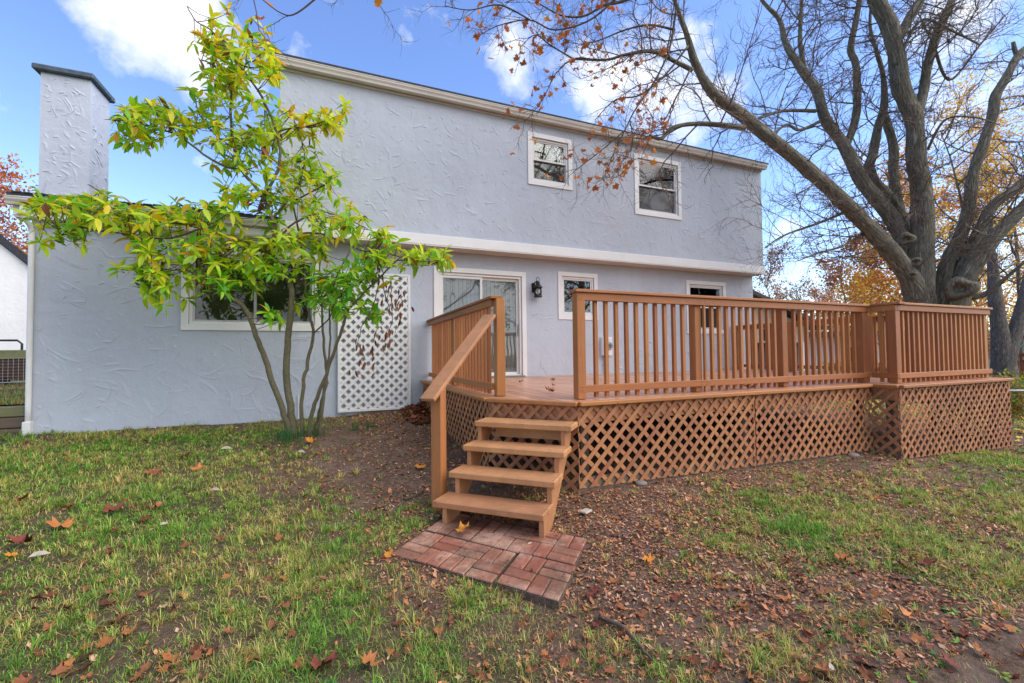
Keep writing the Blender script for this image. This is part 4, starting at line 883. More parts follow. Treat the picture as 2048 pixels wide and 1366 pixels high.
# fine branching
tw_mb = MB(); tips = []
def ok_pt(p): return not (-1.2 < p[0] < 11.3 and p[1] > 7.7 and p[2] < 7.4) and not (p[2] < 2.35 and p[0] < 10.9) and p[1] > .8
def grow(p, d, ln, r, lev, keep=None, grav=0.):
    n = 6 if lev < 2 else 4; P = [np.array(p)]; d = np.array(d)/np.linalg.norm(d); kids = []
    for i in range(n):
        d = d+np.array([random.gauss(0, .20), random.gauss(0, .20), random.gauss(.03, .17)-grav]); d /= np.linalg.norm(d); q = P[-1]+d*ln/n
        if not ok_pt(q): break
        P.append(q); kids.append((q, d.copy(), i/n))
    if len(P) < 2: return
    tw_mb.tube(P, np.linspace(r, r*.35, len(P)), 5 if lev == 0 else (4 if lev == 1 else 3), False)
    if keep is not None and lev >= 1: keep.append((P[-1], d))
    if lev < 2:
        for q, dd, s in kids:
            for _ in range(2 if lev == 0 else random.choice([1, 2])):
                if random.random() < .15: continue
                v = np.array([random.gauss(0, 1), random.gauss(0, 1), random.gauss(0, .9)]); v -= dd*(v@dd); v /= np.linalg.norm(v)+1e-9
                grow(q, dd*.75+v*.8, ln*random.uniform(.28, .5), r*.5, lev+1, keep, grav)
for k, (P, r) in enumerate(LIMBS+SIDE):
    acc = 0
    for i in range(2, len(P)):
        if r[i] > .24 or P[i][2] < 2.9: continue
        acc += np.linalg.norm(P[i]-P[i-1])
        if acc > (.30 if r[i] > .06 else .18):
            acc = 0; t = P[i]-P[i-1]; t /= np.linalg.norm(t)
            v = np.array([random.gauss(0, 1), random.gauss(0, 1), random.gauss(.25, .8)]); v -= t*(v@t); v /= np.linalg.norm(v)
            grow(P[i]+v*r[i]*.7, t*.45+v, random.uniform(.7, 1.7), min(.016, r[i]*.4), 0)
# leafy twigs hanging towards the house front
LT = []
HANG = [([(1352, 20), (1342, 85), (1328, 126), (1304, 171), (1270, 220), (1250, 260), (1230, 300), (1212, 345)], 5, -2.0, -2.5), ([(1340, -30), (1243, 3), (1209, 10), (1168, 32), (1123, 31), (1080, 8)], 7, -2.0, -2.7), ([(1305, 103), (1253, 109), (1209, 120), (1147, 118), (1110, 150), (1085, 200), (1048, 245)], 4, -2.2, -2.8),
        ([(1240, -10), (1180, 40), (1110, 60), (1060, 40), (1000, 50), (960, 70)], 4, -2.4, -3.1), ([(1060, 40), (1000, 10), (940, 20), (890, 12)], 3, -2.9, -3.2), ([(1250, 260), (1210, 295), (1165, 330), (1146, 345)], 3, -2.4, -2.6), ([(1376, 92), (1330, 150), (1280, 190), (1230, 200), (1190, 240)], 5, -1.9, -2.4),
        ([(1147, 118), (1100, 90), (1070, 70), (1040, 95)], 3, -2.5, -2.8), ([(1350, 60), (1300, 50), (1250, 60), (1200, 80), (1160, 90)], 5, -2, -2.5), ([(1380, 140), (1350, 200), (1320, 250), (1270, 262)], 4, -1.9, -2.2), ([(1260, 240), (1265, 290), (1240, 330), (1222, 358)], 2.5, -2.4, -2.5), ([(1300, -40), (1180, -20), (1080, -15), (1010, 5)], 5, -2.3, -3.),
        ([(700, -60), (640, -10), (590, 28), (560, 25), (520, -5)], 3, -4.2, -4.5), ([(500, -30), (512, 20), (518, 60)], 2, -4.4, -4.5), ([(720, -50), (745, -15), (758, 8)], 2, -4.2, -4.3)]
for px, w, a, b in HANG:
    k = len(px); pts = smooth_path([at(u, v, MT+a+(b-a)*i/(k-1)) for i, (u, v) in enumerate(px)], k*4); rr = np.linspace(w, max(1.2, w*.3), len(pts))/2/FPX*7.2
    MB().tube(pts, rr, 6).build('twig', M['twig'], mp_, True); far = px[0][0] < 780
    for i in range(2, len(pts), 1 if not far else 9):
        t = pts[i]-pts[i-1]; v = np.array([random.gauss(0, 1), random.gauss(0, 1), random.gauss(-.15, .7)]); grow(pts[i], t/np.linalg.norm(t)*.6+v*.6, random.uniform(.25, .6), .0055, 1, LT, .04)
    LT.append((pts[-1], np.array([0, 0, -1.])))
tw_mb.build('fine_twigs', M['twig_pale'], mp_, kind='stuff')
OR = [lin(206, 120, 56), lin(186, 104, 62), lin(214, 140, 40), lin(168, 96, 62), lin(196, 128, 86)]
mm = []
for i in range(10):
    v, t = maple_verts(1, random.uniform(-.5, .7), random); me = colored('leaf', v, t, OR[i % 5], 3, .1); me.materials.append(M['leafc']); mm.append(me)
random.shuffle(LT); nlf = 0
inview = lambda p: 840 < 1024+FPX*((p-CAM)@_R)/((p-CAM)@_F) < 1330 and 683-FPX*((p-CAM)@_U)/((p-CAM)@_F) < 380
for p, d in [q for q in LT if inview(q[0])][:280]+[(at(533, 74, 5.2), np.array([0, 0, -1.])), (at(523, 35, 5.2), np.array([.3, 0, -1.])), (at(541, 2, 5.2), np.array([0, 0, -1.])), (at(757, 2, 5.2), np.array([.2, 0, -1.]))]:
    R_ = rotm(np.array([random.gauss(0, .8), random.gauss(0, .8), random.gauss(0, .4)]), np.array([random.gauss(0, .5), -1+random.gauss(0, .5), random.gauss(.2, .5)])); s = random.uniform(.085, .14) if p[0] > -.5 and (p-CAM)@_F > 5.6 else .12
    p2 = p+np.array([random.gauss(0, .02), random.gauss(0, .02), -.05]); link('leaf', random.choice(mm), None, mp_, p2, rot=Matrix(R_.tolist()).to_euler(), scale=s)

# ------------------------------------------------------------------ grass, litter, fallen leaves
def in_view(P, mu=40, mv=60):
    q = P-CAM; t = q@_F; u = 1024+FPX*(q@_R)/np.maximum(t, .1); v = 683-FPX*(q@_U)/np.maximum(t, .1)
    return (t > .5) & (u > -mu*6) & (u < 2048+mu*6) & (v < 1366+mv*4)
def blocked(x, y):
    deck_ = (x > 1.58) & (x < 10.5) & (y > np.where(x < 2.31, 4.64-(x-1.63)*1.235, np.where(x < 7.27, 3.80, 3.47))); hs_ = (y > 8.57) & (x > -4.25) & (x < 10.95)
    q = np.stack([x, y], -1)-O; iv = np.linalg.inv(np.stack([pw, pd], 1)); a = q@iv[0]; b = q@iv[1]; pad = (a > .0) & (a < 3*T_+.01) & (b > .0) & (b < 2*T_+.01); return deck_ | hs_ | pad
def blades(n, xr, yr, lmin, lmax, wid, dens_pow=1.0, seed=1, cov_mul=1.):
    r = np.random.default_rng(seed); x = r.uniform(*xr, n); y = r.uniform(*yr, n)
    pre = r.random(n) < np.clip((2.9/np.hypot(x, y))**1.1, .15, 1); x, y = x[pre], y[pre]; n = len(x); c = cover_fast(x, y)*cov_mul; clump = .5+.5*fbm(x*5+7, y*5, 3, 55); k = r.random(n) < np.clip(c**dens_pow*(.25+1.5*clump**1.4), 0, 1)
    k &= ~blocked(x, y); x, y, c, clump = x[k], y[k], c[k], clump[k]; z = ground(x, y)
    keep = in_view(np.stack([x, y, z], -1)); x, y, z, c, clump = x[keep], y[keep], z[keep], c[keep], clump[keep]; n = len(x)
    dist = np.hypot(x, y)
    ln = r.uniform(lmin, lmax, n)*(.45+.85*clump)*np.where(r.random(n) < .1, 1.35, 1); az = r.uniform(0, 6.283, n)+1.2*fbm(x*.9, y*.9, 2, 77); lean = np.clip(np.abs(r.normal(.95, .40, n)), .1, 1.75); w = wid*r.uniform(.6, 1.3, n)*np.maximum(1, dist/2.6)**.75
    dx, dy = np.cos(az), np.sin(az); B = np.stack([x, y, z-.006], -1); sd = np.stack([-dy, dx, np.zeros(n)], -1)*w[:, None]/2
    up = np.array([0, 0, 1.]); hd = np.stack([dx, dy, np.zeros(n)], -1)
    mid = B+(up*np.cos(lean*.5)[:, None]+hd*np.sin(lean*.5)[:, None])*(ln*.55)[:, None]; tip = mid+(up*np.cos(lean*1.5)[:, None]+hd*np.sin(lean*1.5)[:, None])*(ln*.5)[:, None]
    V = np.stack([B-sd, B+sd, mid+sd*.75, mid-sd*.75, tip], 1).reshape(-1, 3); b0 = np.arange(n)*5
    T3 = np.concatenate([np.stack([b0, b0+1, b0+2], -1), np.stack([b0, b0+2, b0+3], -1), np.stack([b0+3, b0+2, b0+4], -1)])
    pal = np.array([lin(132, 176, 62), lin(166, 198, 84), lin(106, 156, 62), lin(212, 204, 114), lin(232, 202, 136), lin(216, 178, 112)])
    dry = np.clip(.40+.75*fbm(x*1.9+31, y*1.9, 3, 91)+.30*(1-c)+.10*(x > 1.5), 0, 1); pr = r.random(n)
    ci = np.where(pr < dry*.85, 3+(r.integers(0, 3, n)), r.integers(0, 3, n)); col = pal[ci]*r.uniform(.75, 1.25, (n, 1))
    return V, T3, np.repeat(col, 5, 0)
def tufts(n, seed):
    """clumps: blades radiate from a common foot, the outer ones lying flatter"""
    r = np.random.default_rng(seed); x = r.uniform(-7, 11, n); y = r.uniform(.9, 8.7, n); d = np.hypot(x, y)
    k = r.random(n) < np.clip((2.9/d)**.9, .3, 1); x, y = x[k], y[k]; c = cover_fast(x, y); big = .5+.5*fbm(x*2.3+5, y*2.3, 3, 60)
    k = (r.random(len(x)) < np.clip(c*1.1, 0, 1)*(.35+.9*big)) & ~blocked(x, y) & in_view(np.stack([x, y, ground(x, y)], -1)); x, y, c, big = x[k], y[k], c[k], big[k]
    m = r.integers(9, 26, len(x)); ls = r.uniform(.05, .115, len(x))*(.6+.7*big); dryt = np.clip(.36+.8*fbm(x*1.9+31, y*1.9, 3, 91)+.25*(1-c)+r.normal(0, .22, len(x)), 0, 1); gh = r.uniform(.7, 1.2, len(x)); rad = r.uniform(.008, .03, len(x))
    I = np.repeat(np.arange(len(x)), m); n = len(I); az = r.uniform(0, 6.283, n); q = np.abs(r.normal(0, 1, n)); bx = x[I]+np.cos(az)*rad[I]*q; by = y[I]+np.sin(az)*rad[I]*q; az = az+r.normal(0, .7, n)
    bz = ground(bx, by)-.005; d = np.hypot(bx, by); ln = ls[I]*r.uniform(.55, 1.15, n); lean = np.clip(.55+.42*q+r.normal(0, .3, n), .05, 1.75); w = .0030*r.uniform(.6, 1.35, n)*np.maximum(1, d/2.6)**.75
    hd = np.stack([np.cos(az), np.sin(az), 0*az], -1); B = np.stack([bx, by, bz], -1); sd = np.stack([-np.sin(az), np.cos(az), 0*az], -1)*w[:, None]/2; up = np.array([0, 0, 1.])
    mid = B+(up*np.cos(lean*.6)[:, None]+hd*np.sin(lean*.6)[:, None])*(ln*.55)[:, None]; tip = mid+(up*np.cos(np.minimum(lean*1.7, 2.0))[:, None]+hd*np.sin(np.minimum(lean*1.7, 2.0))[:, None])*(ln*.5)[:, None]
    V = np.stack([B-sd, B+sd, mid+sd*.75, mid-sd*.75, tip], 1).reshape(-1, 3); b0 = np.arange(n)*5
    T3 = np.concatenate([np.stack([b0, b0+1, b0+2], -1), np.stack([b0, b0+2, b0+3], -1), np.stack([b0+3, b0+2, b0+4], -1)])
    pal = np.array([lin(120, 170, 56), lin(156, 194, 76), lin(88, 146, 58), lin(200, 200, 104), lin(230, 200, 132), lin(208, 168, 104)])
    ci = np.where(r.random(n) < dryt[I]*.8, 3+r.integers(0, 3, n), r.integers(0, 3, n)); col = pal[ci]*(gh[I]*r.uniform(.75, 1.25, n))[:, None]
    return V, T3, np.repeat(col, 5, 0)
parts = [blades(1100000, (-7, 11), (.9, 8.75), .02, .06, .0028, .9, 1), tufts(60000, 4), blades(150000, (10, 22), (1.5, 14), .05, .11, .006, .8, 3)]
Vs, Ts, Cs = [], [], []; o_ = 0
for V, T3, C in parts: Vs.append(V); Ts.append(T3+o_); Cs.append(C); o_ += len(V)
import os; os.write(2, ('grass tris %d\n' % sum(len(t) for t in Ts)).encode())
link('grass', np_mesh('grass', np.concatenate(Vs), np.concatenate(Ts), np.concatenate(Cs), 3), M['grassc'], kind='stuff', label='patchy green and straw coloured lawn grass', cat='grass')
# leaf litter: small torn brown chips lying on bare soil
def litter(n, seed):
    r = np.random.default_rng(seed); x = r.uniform(-5, 11, n); y = r.uniform(1.2, 8.55, n)
    d = np.clip(.40+.55*fbm(x*1.3+9, y*1.3, 3, 14)+.5*np.exp(-((x-3.2)**2+(y-2.0)**2)/4)+.3*np.exp(-((x-5)**2+(y-2.6)**2)/5)+.4*np.exp(-((x-2.1)**2+(y-3.0)**2)/.5)-.35*cover_fast(x, y)-.22*(x < .3), 0.03, 1)
    d = np.maximum(d, np.where((x > 1.0) & (x < 1.7) & (y > 7.6), .95, 0))
    near = np.clip(3.2/np.hypot(x, y), .25, 1); k = (r.random(n) < d*near) & ~blocked(x, y); x, y = x[k], y[k]; n = len(x); z = ground(x, y)+.004+r.random(n)*.01
    az = r.uniform(0, 6.283, n); s = r.uniform(.006, .017, n)*np.where(r.random(n) < .10, 1.8, 1)*np.maximum(1, np.hypot(x, y)/4)**.5; asp = r.uniform(.3, .7, n); tl = r.normal(0, .35, n); cu = r.normal(.25, .3, n)
    hd = np.stack([np.cos(az), np.sin(az), tl], -1); sd = np.stack([-np.sin(az), np.cos(az), r.normal(0, .3, n)], -1); P = np.stack([x, y, z], -1); up = np.array([0, 0, 1.])
    a = (hd*s[:, None]); b = sd*(s*asp)[:, None]; cz = (cu*s)[:, None]*up
    V = np.stack([P-a, P-b*1.0+cz*.3, P+a*.1+cz*-.2, P+b+cz*.3, P+a+cz], 1).reshape(-1, 3); b0 = np.arange(n)*5
    T3 = np.concatenate([np.stack([b0, b0+1, b0+2], -1), np.stack([b0, b0+2, b0+3], -1), np.stack([b0+1, b0+4, b0+2], -1), np.stack([b0+2, b0+4, b0+3], -1)])
    pal = np.array([lin(172, 114, 80), lin(196, 138, 102), lin(138, 90, 70), lin(214, 170, 136), lin(112, 74, 60), lin(188, 118, 76), lin(206, 140, 90)]); col = pal[r.integers(0, 7, n)]*r.uniform(.7, 1.2, (n, 1))
    return np_mesh('leaf_litter', V, T3, np.repeat(col, 5, 0), 3)
link('leaf_litter', litter(330000, 5), M['litterc'], kind='stuff', label='small brown leaf litter strewn over the bare soil', cat='leaf litter')
Vd, Td, Cd = [], [], []; off = 0
for i in range(420):
    a, b = random.uniform(-.02, 3*T_+.02), random.uniform(-.02, 2*T_+.02); q = O+pw*a+pd*b; sz = random.uniform(.004, .013) if random.random() < .9 else random.uniform(.02, .04); ed = min(a, b, 3*T_-a, 2*T_-b)
    if ed > .12 and random.random() < .6: continue
    v, t = maple_verts(sz, random.uniform(0, .4), random); R_ = rotm(np.array([random.gauss(0, 1), random.gauss(0, 1), random.gauss(0, .1)]), np.array([random.gauss(0, .2), random.gauss(0, .2), 1.])); Vd.append(v@R_.T+np.array([q[0], q[1], .068])); Td.append(t+off); off += len(v); Cd.append(np.tile(np.array(random.choice([lin(92, 62, 46), lin(150, 98, 64), lin(70, 50, 40)])), (len(v), 1)))
link('paver_grit', np_mesh('paver_grit', np.concatenate(Vd), np.concatenate(Td), np.concatenate(Cd), 3), M['litterc'], kind='stuff', label='bits of leaf and grit lying on the brick pavers', cat='leaf litter')
# low weeds: rosettes of small green leaves
def weeds():
    r = np.random.default_rng(8); V_, Q_, C_ = [], [], []; off = 0; spots = []
    for (u, v, n, s) in [(700, 880, 26, 2.2), (560, 865, 40, 1.5), (420, 872, 70, 2.2), (300, 882, 50, 2.), (820, 950, 14, 2), (770, 1000, 6, 1.), (1350, 960, 6, 1.), (1700, 925, 22, 2.), (1600, 945, 12, 1.5), (1880, 920, 14, 1.5), (1500, 990, 10, 1.2), (1700, 1300, 10, .8), (1900, 1290, 8, .6), (1960, 1200, 12, .8), (1180, 1075, 3, .3), (1100, 1115, 2, .1), (1000, 1210, 5, .4), (640, 1330, 6, .5), (1560, 1290, 4, .4), (900, 930, 6, .8), (300, 1000, 10, 1.5)]:
        c = gp(u, v)
        for _ in range(n): spots.append((c[0]+r.normal(0, .22*s), c[1]+r.normal(0, .22*s)))
    for x, y in spots:
        if blocked(np.array(x), np.array(y)): continue
        z = float(ground(np.array(x), np.array(y))); k = r.integers(4, 9); col = np.array([lin(92, 150, 48), lin(116, 168, 52), lin(80, 128, 60), lin(140, 170, 70)][r.integers(0, 4)]); sz = r.uniform(.02, .045)
        for i in range(k):
            a = r.uniform(0, 6.28); e = r.uniform(.1, .9); v, q = leaf_verts(sz*r.uniform(.7, 1.3), sz*.45, .25, .5, 4)
            R_ = rotm(np.array([math.cos(a)*math.cos(e), math.sin(a)*math.cos(e), math.sin(e)]), np.array([0, 0, 1.])); V_.append(v@R_.T+np.array([x, y, z+.004])); Q_.append(q+off); off += len(v); C_.append(np.tile(col*r.uniform(.8, 1.2), (len(v), 1)))
    return np_mesh('weeds', np.concatenate(V_), np.concatenate(Q_), np.concatenate(C_), 4)
link('weeds', weeds(), M['grassc'], kind='stuff', label='low green broadleaf weeds scattered on the soil', cat='weeds')
# bulb shoots at the foot of the small tree
def tuft(name, u, v, n, h, spread, label, cat='plant', group=None):
    c = gp(u, v); V_, Q_, C_ = [], [], []; off = 0
    for i in range(n):
        a = random.random()*6.28; v_, q = leaf_verts(h*random.uniform(.6, 1.1), .009, .2, .25, 5); e = random.uniform(.9, 1.45)
        R_ = rotm(np.array([math.cos(a)*math.cos(e), math.sin(a)*math.cos(e), math.sin(e)]), np.array([math.cos(a), math.sin(a), .1])); V_.append(v_@R_.T+np.array([random.gauss(0, spread), random.gauss(0, spread), 0])); Q_.append(q+off); off += len(v_); C_.append(np.tile(np.array(lin(62, 112, 62))*random.uniform(.7, 1.25), (len(v_), 1)))
    root = empty(name, c, label=label, cat=cat, group=group); link('blades', np_mesh('blades', np.concatenate(V_), np.concatenate(Q_), np.concatenate(C_), 4), M['grassc'], root, c, kind='stuff')
tuft('bulb_shoots', 580, 884, 110, .20, .13, 'dense clump of dark green bulb shoots at the foot of the small tree')
tuft('bulb_shoots', 712, 862, 24, .15, .03, 'small upright green tuft in the bed, left of the two near the trellis')
tuft('bulb_shoots', 737, 860, 22, .15, .03, 'small upright green tuft in the bed, right of the two near the trellis')
tuft('bulb_shoots', 636, 874, 24, .17, .06, 'green bulb shoots among the thin right hand stems of the small tree')
# large fallen leaves one can pick out
def fallen(u, v, size, col, label, onz=None, name='fallen_leaf', flatn=.25, cat='leaf'):
    if onz is None: c = gp(u, v); c[2] = float(ground(c[0], c[1]))+.02+size*.08
    else: d = ray(u, v); c = CAM+d*((onz-CAMH)/d[2]); c[2] += .012+size*.10
    vv, tt = maple_verts(1, random.uniform(.25, .65), random); vv = vv*np.array([random.uniform(.7, 1), 1, 1]); me = colored('fallen_leaf', vv, tt, col, 3, .2)
    a = random.random()*6.28; R_ = rotm(np.array([math.cos(a), math.sin(a), random.gauss(0, .15)]), np.array([random.gauss(0, flatn), random.gauss(0, flatn)-.1, 1.]))
    link(name, me, M['litterc'], None, c, rot=Matrix(R_.tolist()).to_euler(), scale=size*.85, label=label, cat=cat, group='large fallen leaves')
B1, B2, B3, B4, B5 = lin(176, 112, 66), lin(122, 64, 50), lin(150, 92, 62), lin(206, 134, 52), lin(200, 160, 120)
for a in [(120, 1058, .20, B1, 'large tan and yellow fallen leaf on the left lawn'), (50, 1096, .20, B2, 'dark red brown fallen leaf at the left edge of the lawn'), (22, 1118, .10, B4, 'small orange fallen leaf at the far left edge of the lawn'), (40, 1008, .15, B2, 'brown fallen leaf in the grass left of the large tan leaf'), (145, 1020, .14, B3, 'pale brown leaf just above the large tan leaf on the left lawn'),
          (310, 952, .20, B3, 'light brown curled leaf on the grass below the wall corner'), (395, 945, .17, B1, 'orange brown leaf on the grass below the large window'), (365, 920, .20, B2, 'pair of brown leaves on the slope below the large window'), (220, 1030, .19, B2, 'dark brown leaf in the middle of the left lawn'), (310, 1022, .15, B3, 'brown leaf on the left lawn right of the dark one'), (285, 1048, .13, B2, 'small dark leaf on the left lawn'),
          (562, 1084, .11, B3, 'single brown leaf on thin grass left of the pavers'), (640, 1350, .17, B2, 'large purple brown leaf at the bottom edge left of centre'), (730, 1340, .15, B1, 'large tan leaf at the bottom edge left of centre'), (1195, 1196, .13, B2, 'dark red leaf lying right of the brick pavers'), (1690, 1126, .15, B1, 'tan leaf with pointed lobes on the right lawn'), (1800, 1132, .13, B2, 'dark curled leaf right of the tan pointed leaf'), (1858, 1138, .14, B2, 'broad dark leaf on the right lawn, right of the curled one'),
          (1815, 1244, .14, B1, 'folded tan leaf low on the right lawn'), (1300, 1135, .11, B4, 'orange spiky leaf on the litter right of the pavers'), (1570, 1124, .10, B2, 'small dark leaf left of the tan pointed leaf'), (1640, 1345, .10, B3, 'brown leaf near the bottom edge right of centre'), (1890, 1330, .12, B2, 'dark brown leaf near the bottom right corner'), (625, 888, .22, B4, 'bright orange leaf at the foot of the small tree'), (607, 868, .15, B4, 'small orange leaf caught between the stems of the small tree'), (840, 938, .17, B4, 'orange leaf on the bare soil left of the handrail post'),
          (330, 1222, .10, B5, 'pale tan leaf in the grass at lower left'), (1210, 1240, .08, B3, 'small brown leaf below the dark red leaf by the pavers'), (700, 1260, .09, B3, 'brown leaf in the grass left of the paver corner'), (780, 1120, .09, B4, 'orange leaf touching the left corner of the pavers'), (905, 1250, .08, B3, 'reddish leaf just in front of the paver pad')]: fallen(*a)
for u, v, s, lb in [(1042, 765, .10, 'small curled leaf on the deck near the patio door'), (1108, 762, .13, 'curled leaf on the deck below the lantern'), (1105, 773, .08, 'tiny leaf with a long stalk on the deck'), (1104, 787, .16, 'largest curled leaf on the deck at the head of the stairs'), (1232, 767, .12, 'curled leaf on the deck behind the second baluster'), (1500, 778, .16, 'dark leaf under the bottom rail of the front railing')]:
    fallen(u, v, s, B3, lb, DZ)
fallen(926, 1068, .15, B4, 'wet orange leaf lying on the dark rear paver', .06)
for i, (u, v) in enumerate([(940, 1030), (985, 1040), (1010, 1046), (1040, 1044), (960, 1036), (1025, 1050)]): fallen(u, v, .13, random.choice([B3, B1, B2]), ['crumpled leaf under the bottom step by the left stringer', 'brown leaf under the middle of the bottom step', 'tan leaf under the bottom step right of its middle', 'brown leaf under the bottom step by the right stringer', 'dry leaf in the heap under the bottom step', 'curled leaf at the right of the heap under the step'][i], .03)
# drift of leaves against the deck corner by the wall
Vd, Td, Cd = [], [], []; off = 0
for i in range(260):
    x = 1.15+random.random()**.7*.45; y = 8.55-random.random()**1.3*1.3; s = random.uniform(.05, .11); v, t = maple_verts(s, random.uniform(0, .8), random)
    R_ = rotm(np.array([random.gauss(0, 1), random.gauss(0, 1), random.gauss(0, .5)]), np.array([random.gauss(0, .6), random.gauss(0, .6), 1.])); h = random.random()*.17*max(0, (x-1.0)/.6)*max(0, (y-7.4)/1.1)
    Vd.append(v@R_.T+np.array([x, y, float(ground(x, y))+.02+h])); Td.append(t+off); off += len(v); Cd.append(np.tile(np.array(random.choice([B1, B2, B3]))*random.uniform(.5, .95), (len(v), 1)))
link('leaf_drift', np_mesh('leaf_drift', np.concatenate(Vd), np.concatenate(Td), np.concatenate(Cd), 3), M['litterc'], kind='stuff', label='heap of brown leaves against the deck lattice by the wall', cat='leaves')
Vd, Td, Cd = [], [], []; off = 0                                # scattered medium leaves over the lawn
for i in range(420):
    u = random.uniform(-60, 2100); v = 880+random.random()**.8*490; c = gp(u, v); x, y = c[0], c[1]
    if blocked(np.array(x), np.array(y)): continue
    s = random.uniform(.03, .075); vv, t = maple_verts(s, random.uniform(0, .7), random)
    R_ = rotm(np.array([random.gauss(0, 1), random.gauss(0, 1), random.gauss(0, .2)]), np.array([random.gauss(0, .35), random.gauss(0, .35), 1.])); Vd.append(vv@R_.T+np.array([x, y, float(ground(x, y))+.018])); Td.append(t+off); off += len(vv); Cd.append(np.tile(np.array(random.choice([B1, B2, B3, B3]))*random.uniform(.6, 1.0), (len(vv), 1)))
link('scattered_leaves', np_mesh('scattered_leaves', np.concatenate(Vd), np.concatenate(Td), np.concatenate(Cd), 3), M['litterc'], kind='stuff', label='small brown and orange leaves scattered through the lawn', cat='leaves')
# stones, sticks
def stone(u, v, s, label, mat='concrete'):
    c = gp(u, v); mb = MB(); n = 9; vs = []; sd = random.random()*10
    for k in range(5):
        th = math.pi*k/4
        for i in range(n): ph = 2*math.pi*i/n; q = np.array([math.sin(th)*math.cos(ph), math.sin(th)*math.sin(ph)*.7, math.cos(th)*.35]); vs.append(c+q*s*(1+.35*mnoise.noise(Vector(q*1.7)+Vector((sd, 0, 0))))+np.array([0, 0, s*.1]))
    mb.add(vs, [(k*n+i, k*n+(i+1) % n, (k+1)*n+(i+1) % n, (k+1)*n+i) for k in range(4) for i in range(n)]); mb.build('stone', M[mat], None, True, label=label, cat='stone')
stone(1282, 968, .08, 'pale stone at the foot of the lattice skirt'); stone(1365, 946, .04, 'small grey stone below the lattice skirt'); stone(1706, 912, .09, 'grey stone below the jog in the deck')
M['pale'] = flat('pale_leaf', (.42, .37, .30), .7, .15, 12)
def slab(u, v, w, h, th, mat, name, label, cat, rz=.4):
    c = gp(u, v); p = [(math.cos(rz), math.sin(rz)), (-math.sin(rz), math.cos(rz))]; q = [c+np.array([p[0][0]*a+p[1][0]*b, p[0][1]*a+p[1][1]*b, 0]) for a, b in ((-w, -h), (w, -h*.9), (w*.9, h), (-w, h*.95))]
    MB().prism([(*x[:2], c[2]+.012) for x in q], (0, 0, th)).build(name, M[mat], None, bevel=.006, label=label, cat=cat)
slab(1172, 1027, .055, .04, .02, 'pale', 'stone_chip', 'flat cream stone chip on the soil right of the stairs', 'stone')
def pale_leaf(u, v, s, label):
    c = gp(u, v); c[2] += .03; vv, q = leaf_verts(1, .45, .6, .2, 5, .3); a = random.gauss(.3, .5); R_ = rotm(np.array([math.cos(a), math.sin(a), .1]), np.array([0, -.5, 1.])); me = colored('pale_leaf', vv, q, lin(176, 166, 150), 4, .1)
    link('pale_leaf', me, M['litterc'], None, c, rot=Matrix(R_.tolist()).to_euler(), scale=s*.7, label=label, cat='leaf', group='pale dry leaves')
for a in [(440, 903, .20, 'pale dry leaf on the lawn below the large window'), (595, 908, .16, 'pale dry leaf just below the small tree'), (420, 986, .13, 'pale dry leaf in the middle of the left lawn'), (55, 1124, .16, 'pale dry leaf near the left edge of the lawn'), (318, 1058, .10, 'small pale dry leaf right of the large tan leaf'), (1054, 1098, .09, 'pale leaf standing on the brick pavers'), (1660, 1355, .10, 'pale torn leaf at the bottom edge right of centre')]: pale_leaf(*a)
def stick(px, w, label):
    pts = smooth_path([gp(u, v)+np.array([0, 0, .02]) for u, v in px], 14); MB().tube(pts, np.linspace(w, w*.4, 14), 6).build('stick', M['twig'], None, True, label=label, cat='stick')
stick([(1198, 1240), (1240, 1258), (1265, 1282), (1290, 1312), (1305, 1328)], .013, 'dark bent stick lying in the foreground below the pavers'); stick([(808, 1002), (830, 996), (848, 982)], .02, 'short dark root on the soil left of the stairs')

# ------------------------------------------------------------------ beyond: left side yard
rl = MB(); 
xs_ = np.linspace(-22, -4.35, 12); ys_ = np.linspace(9.05, 32, 14)
V = np.array([(x, y, .86+.03*math.sin(x*1.3+y)+max(0, y-14)*.012) for y in ys_ for x in xs_]); F_ = np.array([(j*12+i, j*12+i+1, (j+1)*12+i+1, (j+1)*12+i) for j in range(13) for i in range(11)])
link('raised_lawn', np_mesh('raised_lawn', V, F_, np.full((len(V), 3), .85), 4, True), M['ground'], kind='structure', label='raised strip of lawn between the two houses')
r_ = np.random.default_rng(3); n_ = 14000; x_ = r_.uniform(-9.5, -4.4, n_); y_ = 9.1+r_.random(n_)**1.4*9; z_ = .86+.03*np.sin(x_*1.3+y_)+np.maximum(0, y_-14)*.012; a_ = r_.uniform(0, 6.28, n_); l_ = r_.uniform(.04, .10, n_)
B_ = np.stack([x_, y_, z_-.01], -1); w_ = np.stack([np.sin(a_), -np.cos(a_), 0*a_], -1)*.006; t_ = B_+np.stack([np.cos(a_)*l_*.6, np.sin(a_)*l_*.6, l_], -1); b0 = np.arange(n_)*3
pal_ = np.array([lin(132, 176, 62), lin(166, 190, 84), lin(214, 190, 110), lin(190, 130, 70)])[r_.integers(0, 4, n_)]
link('raised_grass', np_mesh('raised_grass', np.stack([B_-w_, B_+w_, t_], 1).reshape(-1, 3), np.stack([b0, b0+1, b0+2], -1), np.repeat(pal_, 3, 0), 3), M['grassc'], kind='stuff', label='grass and leaves on the raised strip at the far left', cat='grass')
rw = empty('retaining_wall', (-6, 9.0, .4), label='low weathered timber retaining wall left of the house corner', cat='retaining wall')
for k in range(3): MB().box((-9.5-.3*k, 8.92, .34+.17*k), (-4.36, 9.06, .50+.17*k)).build('timber', M['weathered'] if k < 2 else M['weathered2'], rw, bevel=.015)
nb = empty('white_house', (-13, 22, .8), label='white stucco neighbour house with black sloping roof edge at far left', cat='house')
